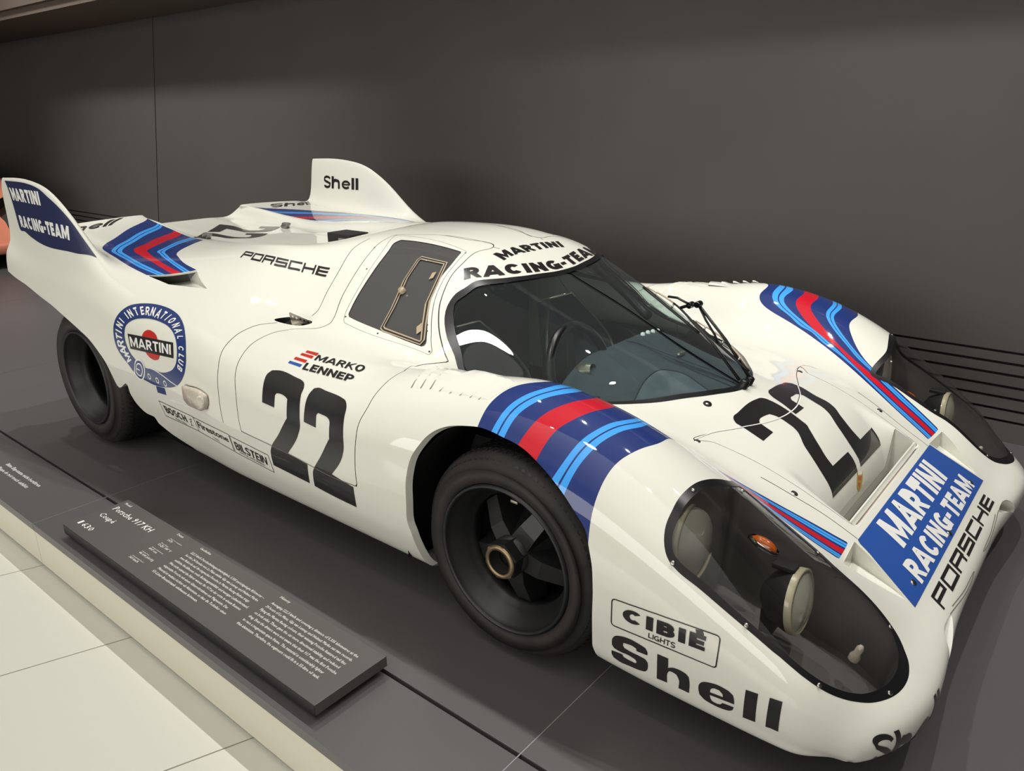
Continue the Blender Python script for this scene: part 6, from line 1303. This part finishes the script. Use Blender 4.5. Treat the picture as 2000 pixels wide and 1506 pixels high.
    return root
def nut_face_mesh(o, sg, y):
    V, F = [], []; n = 36
    for k in range(n):
        a = 2*math.pi*k/n; ph = (a-math.radians(18)) % (math.pi/3)-math.pi/6
        rh = .049*math.cos(math.pi/6)/math.cos(ph)
        for r in (.034, rh): V.append(tuple(o+np.array([r*math.cos(a), sg*y, r*math.sin(a)])))
    for k in range(n): j = (k+1) % n; F.append((2*k, 2*k+1, 2*j+1, 2*j))
    return V, F
for sg in (-1, 1):
    wheel(0, sg, .285, .203, .892, .27, True)
    wheel(-2.3, sg, .303, .204, .914, .36, False)

# ------------------------------------------------------------------ cockpit
def dash_piece(name, pred, m, extra=0.0, parent=None):
    fs = [sh.faces[k] for k, t in enumerate(sh.tags) if t in ('windscreen', 'seal') and pred(sh.uv[sh.faces[k][0]])]
    ids = sorted({i for F in fs for i in F}); mp = {i: n for n, i in enumerate(ids)}; uv = np.array([sh.uv[i] for i in ids]); P = surf(uv)
    drop = .016+.110*np.clip((.20-P[:, 0])/.43, 0, 1)**1.15
    V, F = [], []
    for sg in (-1, 1):
        b = len(V); Q = P*[1, sg, 1]
        Q[:, 2] = np.minimum(Q[:, 2]-drop, (.615)-1.1*np.clip(np.abs(Q[:, 1])-.18, 0, 1)**1.6)+extra
        V += [tuple(q) for q in Q]
        for f in fs: g = tuple(mp[i]+b for i in f); F.append(g if sg < 0 else g[::-1])
    return link(name, V, F, m, parent or car)
dash = dash_piece('dashboard', lambda q: q[0] > -.225, M['fabric'])
edge = sorted([tuple(v.co) for v in dash.data.vertices if v.co.x < -.212], key=lambda p: p[1])
V = [p for p in edge]+[(p[0]-.02, p[1], p[2]-.05) for p in edge]+[(p[0]+.03, p[1], .30) for p in edge]; n = len(edge)
link('dashboard_front', V, [(r*n+i, r*n+n+i, r*n+n+i+1, r*n+i+1) for r in (0, 1) for i in range(n-1)], M['fabric'], car)
# suede patch and its seam on the near side of the dash
pad_c = [(.02, -.34), (.005, -.27), (-.01, -.17), (.0, -.10), (.05, -.07), (.12, -.09), (.19, -.13), (.16, -.20), (.10, -.28)]
pp = smooth(np.array(pad_c), n=60)
dtree = BVHTree.FromPolygons([v.co for v in dash.data.vertices], [tuple(p.vertices) for p in dash.data.polygons])
def on_dash(x, y, h):
    r = dtree.ray_cast(Vector((x, y, 1.2)), Vector((0, 0, -1))); z = r[0].z if r[0] else .50
    return (x, y, z+h)
Vt, Ft = tess([tuple(p) for p in pp]); Vt, Ft = dice(Vt, Ft, .02)
link('dash_pad', [on_dash(x, y, .0025) for x, y in Vt], Ft, M['suede'], dash)
link('pad_seam', *tube([on_dash(x, y, .003) for x, y in pp[:44]], .0022, 6), M['dark'], dash)
link('dash_seam', *tube([on_dash(-.205+.30*t, .02+.02*t, .001) for t in np.linspace(0, 1, 16)], .0014, 6), M['dark'], dash)
link('dash_strap', *rbox(*on_dash(-.02, .06, .008), .012, .045, .010, .003), M['alu'], dash)
for k in range(4): link('dash_stud', *lathe([(0, .009), (.012, .007), (.015, .0005)], (0, 0, 1), on_dash(-.20-.0*k, .12+.035*k, -.004), 12), M['print'], dash)
# steering wheel
c0 = Vector((-.205, -.25, .575)); t_ = Vector((-.33, 0, .944)); yv = Vector((0, 1, 0)); nrm = yv.cross(t_).normalized()
R_ = .150
ringp = [c0+yv*(R_*math.cos(a))+t_*(R_*math.sin(a)) for a in np.linspace(0, 2*math.pi, 48, endpoint=False)]
swl = link('steering_wheel', *tube(ringp, .0145, 12, closed=True), M['rubber'], car)
for a in (90, 210, 330):
    d = yv*math.cos(math.radians(a))+t_*math.sin(math.radians(a)); w = d.cross(nrm)*.016
    V = [tuple(c0+d*r+w*s*(1.3 if r < .05 else .8)+nrm*h+nrm*(-.03 if r < .05 else 0)) for h in (-.002, .002) for r in (.02, .145) for s in (-1, 1)]
    link('wheel_spoke', V, [(0, 1, 3, 2), (4, 6, 7, 5), (0, 2, 6, 4), (1, 5, 7, 3), (0, 4, 5, 1), (2, 3, 7, 6)], M['dark'], swl, smoothf=False)
link('wheel_boss', *lathe([(-.05, .02), (-.02, .028), (.0, .028), (.012, .022), (.014, .001)], -nrm if nrm.x > 0 else nrm, c0, 20), M['alu'], swl)
link('steering_column', *tube([c0, c0+Vector((.30, 0, -.10))], .02, 12), M['dark'], car)
link('column_clamp', *lathe([(0, .036), (.03, .034), (.034, .02)], (-.94, 0, .33), c0+Vector((.045, .02, -.035)), 24), M['alu'], car)
# seats: shells with a bright edge
def seat(y, name):
    prof_ = [(-.20, .20), (-.40, .19), (-.53, .22), (-.60, .32), (-.68, .48), (-.755, .63)]
    V, F = [], []; m = 13
    P_ = resample(np.array(prof_), 26)
    for i, (x, z) in enumerate(P_):
        wd = .215 if i < 18 else .215-.012*(i-18)**1.25
        for j in range(m):
            s = -1+2*j/(m-1); lift = .085*max(0, abs(s)-.55)**1.5/.3
            nx_ = .10 if i > 10 else 0
            V.append((x+lift*(1.0 if i > 11 else .1), y+s*wd, z+lift*(.35 if i > 11 else 1)))
    for i in range(len(P_)-1):
        for j in range(m-1): a = i*m+j; F.append((a, a+m, a+m+1, a+1))
    s_ = link(name, V, F, M['seat'], car)
    rimp = [V[i*m] for i in range(8, 26)]+[V[25*m+j] for j in range(1, m)]+[V[i*m+m-1] for i in range(24, 7, -1)]
    link('seat_piping', *tube(rimp, .006, 8), M['alu'], s_)
    link('seat_belt', *merge([strip3([V[24*m+3], V[18*m+3], V[12*m+4], V[6*m+5]], .045)]), M['rubber'], s_)
    link('belt_buckle', *rbox(V[13*m+6][0]+.04, y, V[13*m+6][2]+.04, .04, .06, .035, .006), M['belt'], s_)
def strip3(pts, w):
    V = []; F = []
    for p in pts: V += [(p[0]+.02, p[1]-w/2, p[2]+.012), (p[0]+.02, p[1]+w/2, p[2]+.012)]
    for i in range(len(pts)-1): F.append((2*i, 2*i+1, 2*i+3, 2*i+2))
    return V, F
seat(-.28, 'seat'); seat(.28, 'seat')
# tub, bulkhead, roll bar
def slab(name, *a, m='liner', b=0): return bm_link(name, box_mesh(*a, b), M[m], car)
slab('tub_floor', -1.0, .25, -.60, .60, .13, .145); slab('bulkhead', -1.08, -1.05, -.56, .56, .14, .72)
slab('side_sill', -1.0, .1, -.66, -.60, .14, .48); slab('side_sill', -1.0, .1, .60, .66, .14, .48)
slab('centre_box', -.95, -.1, -.05, .05, .14, .33, b=.01)
V = [(-1.05, y, z) for y, z in [(-.5, .70), (-.42, .80), (-.34, .88), (-.2, .915), (.2, .915), (.34, .88), (.42, .80), (.5, .70)]]
link('bulkhead_top', V, [tuple(range(8))], M['liner'], car, smoothf=False)
gl_ = [(-1.10, y*.98, z) for _, y, z in V]
for sg in (-1, 1):
    pth = [place([(x, v_*sg)], -.035)[0][0] for x, v_ in [(-.47, .10), (-.49, .24), (-.50, .36)]]
    wl = ws[2:-1]; sidep = wl[3:wk+2]
    pth = [Vector(p) for p in place([(a+.0, b*sg) for a, b in sidep], -.036)[0]]
    link('screen_pillar', *tube(pth, .019, 10), M['rubber'], car)
topp = [Vector(p) for p in place([(wl[4][0]+.012, b) for b in np.linspace(-wl[4][1], wl[4][1], 24)], -.034)[0]]
link('header_tube', *tube(topp, .016, 10), M['rubber'], car)
link('gauge_panel', *rbox(-.10, -.26, .50, .03, .28, .08, .01), M['dark'], dash)
# ------------------------------------------------------------------ wipers, two linked arms from one pivot on the scuttle
wb = link('wiper_pivot', *merge([lathe([(-.02, .014), (.018, .014), (.022, .009), (.023, .0005)], (.35, 0, .94), (.232, -.018, .558), 16), lathe([(-.02, .013), (.018, .013), (.022, .008), (.023, .0005)], (.35, 0, .94), (.232, .022, .558), 16)]), M['rubber'], car)
def blade(p, q, name, up):
    P_ = [Vector(p)*(1-t)+Vector(q)*t for t in np.linspace(0, 1, 12)]
    b_ = link('wiper_blade', *tube(P_, .0045, 8), M['rubber'], car)
    for k in range(4):
        a = P_[1+3*k if k < 3 else 10]
    sp = [Vector(p)*(1-t)+Vector(q)*t+up*(.020*math.sin(math.pi*t)+.004) for t in np.linspace(.04, .96, 14)]
    link('blade_bridge', *tube(sp, .0028, 6), M['perspex'], b_)
    for t in (.2, .5, .8):
        m_ = Vector(p)*(1-t)+Vector(q)*t; link('blade_claw', *tube([m_, m_+up*(.020*math.sin(math.pi*t)+.004)], .0035, 6), M['chrome'], b_)
    return b_
up = Vector((.45, 0, .89))
blade((-.155, .03, .806), (.062, .012, .690), 'a', up); blade((.030, .025, .722), (.235, .012, .597), 'b', up)
a1 = link('wiper_arm', *tube([(.220, -.020, .575), (.12, -.012, .672), (-.002, 0, .762), (-.03, .005, .775)], .0042, 8, taper=[1.3, 1, .8, .7]), M['rubber'], car)
a2 = link('wiper_arm', *tube([(.236, .020, .575), (.15, .015, .682), (.056, .005, .782)], .0046, 8, taper=[1.3, 1, 1]), M['rubber'], car)
link('arm_link', *tube([(-.002, 0, .764), (.026, .003, .776), (.056, .005, .783)], .0050, 8), M['rubber'], a2)
link('arm_hinge', *lathe([(-.012, .010), (.012, .010)], (0, 1, 0), (.056, .005, .783), 14), M['rubber'], a2)
link('arm_link', *tube([(.056, .006, .780), (.082, .010, .735), (.115, .014, .690), (.125, .015, .668)], .0036, 8), M['rubber'], a2)
link('arm_hinge', *lathe([(-.012, .010), (.012, .010)], (0, 1, 0), (.030, .004, .777), 14), M['rubber'], a1)
link('arm_link', *tube([(.030, .004, .777), (-.02, .01, .792), (-.055, .016, .79)], .0040, 8), M['rubber'], a1)

# ------------------------------------------------------------------ information board on the platform
board = bpy.data.objects.new('information_board', None); C.objects.link(board); board.location = (-.875, -1.24, 0)
board['label'] = 'low grey information board with white text on the platform edge beside the race car'; board['category'] = 'sign'
bx0, bx1, by0, by1, bz = -1.562, -.188, -1.352, -1.128, .05
bm_link('board_top', box_mesh(bx0, bx1, by0, by1, bz-.030, bz, .0012), M['plaque'], board)
bm_link('board_base', box_mesh(bx0+.02, bx1-.03, by0+.012, by1-.02, 0.0, bz-.031), M['plaqueside'], board)
bm_link('board_edge', box_mesh(bx0+.001, bx1-.0006, by0-.0012, by0+.003, bz-.034, bz-.0015), M['plaqueside'], board)
def line(text, x, y, h, w=None, parent=board, z=bz, m='print', name='printed_line', off=.006, cond=.70):
    V, F = font_text(text, off, 1)
    x0 = min(v[0] for v in V); x1 = max(v[0] for v in V); s = h/.69; sx = s*cond if w is None else w/(x1-x0)
    return link(name, [(x+(a-x0)*sx, y+b*s, z+.0006) for a, b in V], F, M[m], parent, smoothf=False)
line('Modell', -1.540, -1.153, .010, .040)
line('Porsche 917 KH', -1.536, -1.199, .024, .258); line('Coupé', -1.533, -1.248, .021, .10)
line('630', -1.508, -1.318, .021, .068)
link('audio_mark', [(-1.534, -1.318, bz+.0006), (-1.522, -1.318, bz+.0006), (-1.522, -1.297, bz+.0006), (-1.534, -1.297, bz+.0006)], [(0, 1, 2, 3)], M['print'], board, smoothf=False)
line('Daten', -1.188, -1.148, .009, .036)
for k, (a, b, w) in enumerate((('Baujahr Year of manufacture', '1971', .024), ('Motor Engine', '12-Zyl. 180° V', .076), ('Hubraum Displacement', '4907 ccm', .048), ('Leistung Power', '441 kW (600 PS)', .085), ('Höchstgeschwindigkeit Top speed', '360 km/h', .054))):
    y = -1.187-k*.0315; line(a, -1.178, y+.0115, .0042, .070 if k in (0, 2, 4) else .045, off=0); line(b, -1.178, y, .0085, w)
line('Geschichte', -1.046, -1.148, .009, .060)
DE = ['222,3 km/h Durchschnittsgeschwindigkeit, 5.335 zurückgelegte Kilometer –', 'bei den 24 Stunden von Le Mans stellen Gijs van Lennep und Helmut Marko', 'zwei Rekorde auf. Ihr siegreicher Porsche in Martini Racing-Farben trägt', 'seitliche Heckflossen: mehr Richtungsstabilität und weniger Luftwiderstand.', 'Was nicht einmal die Fahrer wissen: Ihr 917 ist der erste in einem Rennen', 'eingesetzte Porsche mit einem Gitterrohrrahmen aus Magnesium. Das', 'Material ist weitaus leichter als Aluminium, so dass die Techniker einen', '55-Liter-Benzintank einbauen können.']
DW = [.395, .392, .374, .398, .388, .352, .372, .255]
for k, s_ in enumerate(DE): line(s_, -1.045+.0005*k, -1.1805-.01815*k, .0092, DW[k])
line('History', -.618, -1.147, .009, .044)
EN = ['Averaging 222.3 km/h and covering a distance of 5,335 kilometres at the', '24 hours of Le Mans, Gijs van Lennep and Helmut Marko set two records.', 'Flying the Martini Racing colours, their winning Porsche featured tail fins', 'on both sides. These gave the car more directional stability and reduced', 'drag. Even the drivers were not aware that their 917 was the first Porsche', 'to race a magnesium space frame. The material is considerably lighter', 'than aluminium. Therefore, the engineers could fit in a 55-litre oil tank.']
EW = [.373, .372, .368, .366, .377, .350, .356]
for k, s_ in enumerate(EN): line(s_, -.614+.0005*k, -1.1795-.01855*k, .0092, EW[k])
# lettering printed on the platform's edge panels
line('Bitte Exponate nicht berühren', -2.380, -1.256, .016, .330, parent=platform, z=0.0); line('Please do not touch exhibits', -2.372, -1.291, .016, .296, parent=platform, z=0.0)
# ------------------------------------------------------------------ the salmon pink racing car further along the stage
pink = bpy.data.objects.new('race_car', None); C.objects.link(pink); pink.location = (-9.2, .02, 0)
pink['label'] = 'salmon pink racing car behind the left tail fin, its nose cut by the photo edge'; pink['category'] = 'car'
DX, DY = -8.22, .02; SX, SY, SZ = 1.0, 1.04, 1.12
def pk(P): return np.asarray(P)*[SX, SY, SZ]+[DX, DY, 0]
st = 2; sp = Shell.__new__(Shell)
iu = list(range(0, NUU, 4)); iu[-1] = NUU-1; iv = list(range(0, NVV, 3))+[NVV-1]
sp.uv = [(float(GU[i]), float(GV[j])) for i in iu for j in iv]; nvv = len(iv); sp.faces = [(i*nvv+j, i*nvv+j+1, (i+1)*nvv+j+1, (i+1)*nvv+j) for i in range(len(iu)-1) for j in range(nvv-1)]; sp.tags = ['body']*len(sp.faces)
for nm, poly in (('front_arch', fa), ('rear_arch', ra), ('lens', lens_poly), ('ws', ws_poly), ('sw', sw)): sp.cut_poly(poly, {'body'}, nm)
fog = np.array([(.845, .20), (.845, .40), (.915, .40), (.915, .20)])
sp.cut_poly(fog, {'body'}, 'inlet')
def pink_piece(tags, name, m, off=0.0, parent=pink):
    o = shell_piece(sp, tags, name, m, None, off=off); 
    for v in o.data.vertices: v.co = Vector(pk(v.co))
    o.data.update(); attach(o, parent); return o
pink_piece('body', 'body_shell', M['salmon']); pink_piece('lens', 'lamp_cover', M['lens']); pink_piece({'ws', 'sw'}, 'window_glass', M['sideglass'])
bayp = pink_piece('lens', 'lamp_bay', M['chrome'], off=-.09)
r_ = rim(sp, {'inlet'}, 'nose_inlet', M['salmon'], None, lambda P, N: np.stack([np.full(len(P), -.10), 0*P[:, 1], 0*P[:, 2]-.03], 1))
for v in r_.data.vertices: v.co = Vector(pk(v.co))
attach(r_, pink)
gp = pink_piece('inlet', 'inlet_grille', M['ductdark'], off=-.03)
for sg in (-1, 1):
    c_ = pk((.62, .71*sg, .40)); link('headlamp', *lathe([(-.05, .03), (-.02, .075), (.0, .085), (.012, .083), (.02, .05), (.022, .0005)], (1, 0, .1), c_, 32), M['reflector'], pink)
    for xw, Rw, yo in ((0, .29, .93), (-2.3, .305, .95)):
        ow = np.array([xw+DX, sg*yo+DY, Rw]); w_ = link('wheel', *lathe([(-.26, .2), (-.25, Rw-.03), (-.2, Rw), (-.05, Rw), (-.01, Rw-.04), (0, .2), (-.03, .18), (-.10, .17), (-.11, .001)], (0, sg, 0), ow, 48), M['tyre'], pink)
V = [(-2.85+DX, -.85, .13), (.86+DX, -.78, .13), (.86+DX, .82, .13), (-2.85+DX, .85, .13)]
link('floor_pan', V, [(0, 3, 2, 1)], M['dark'], pink, smoothf=False)
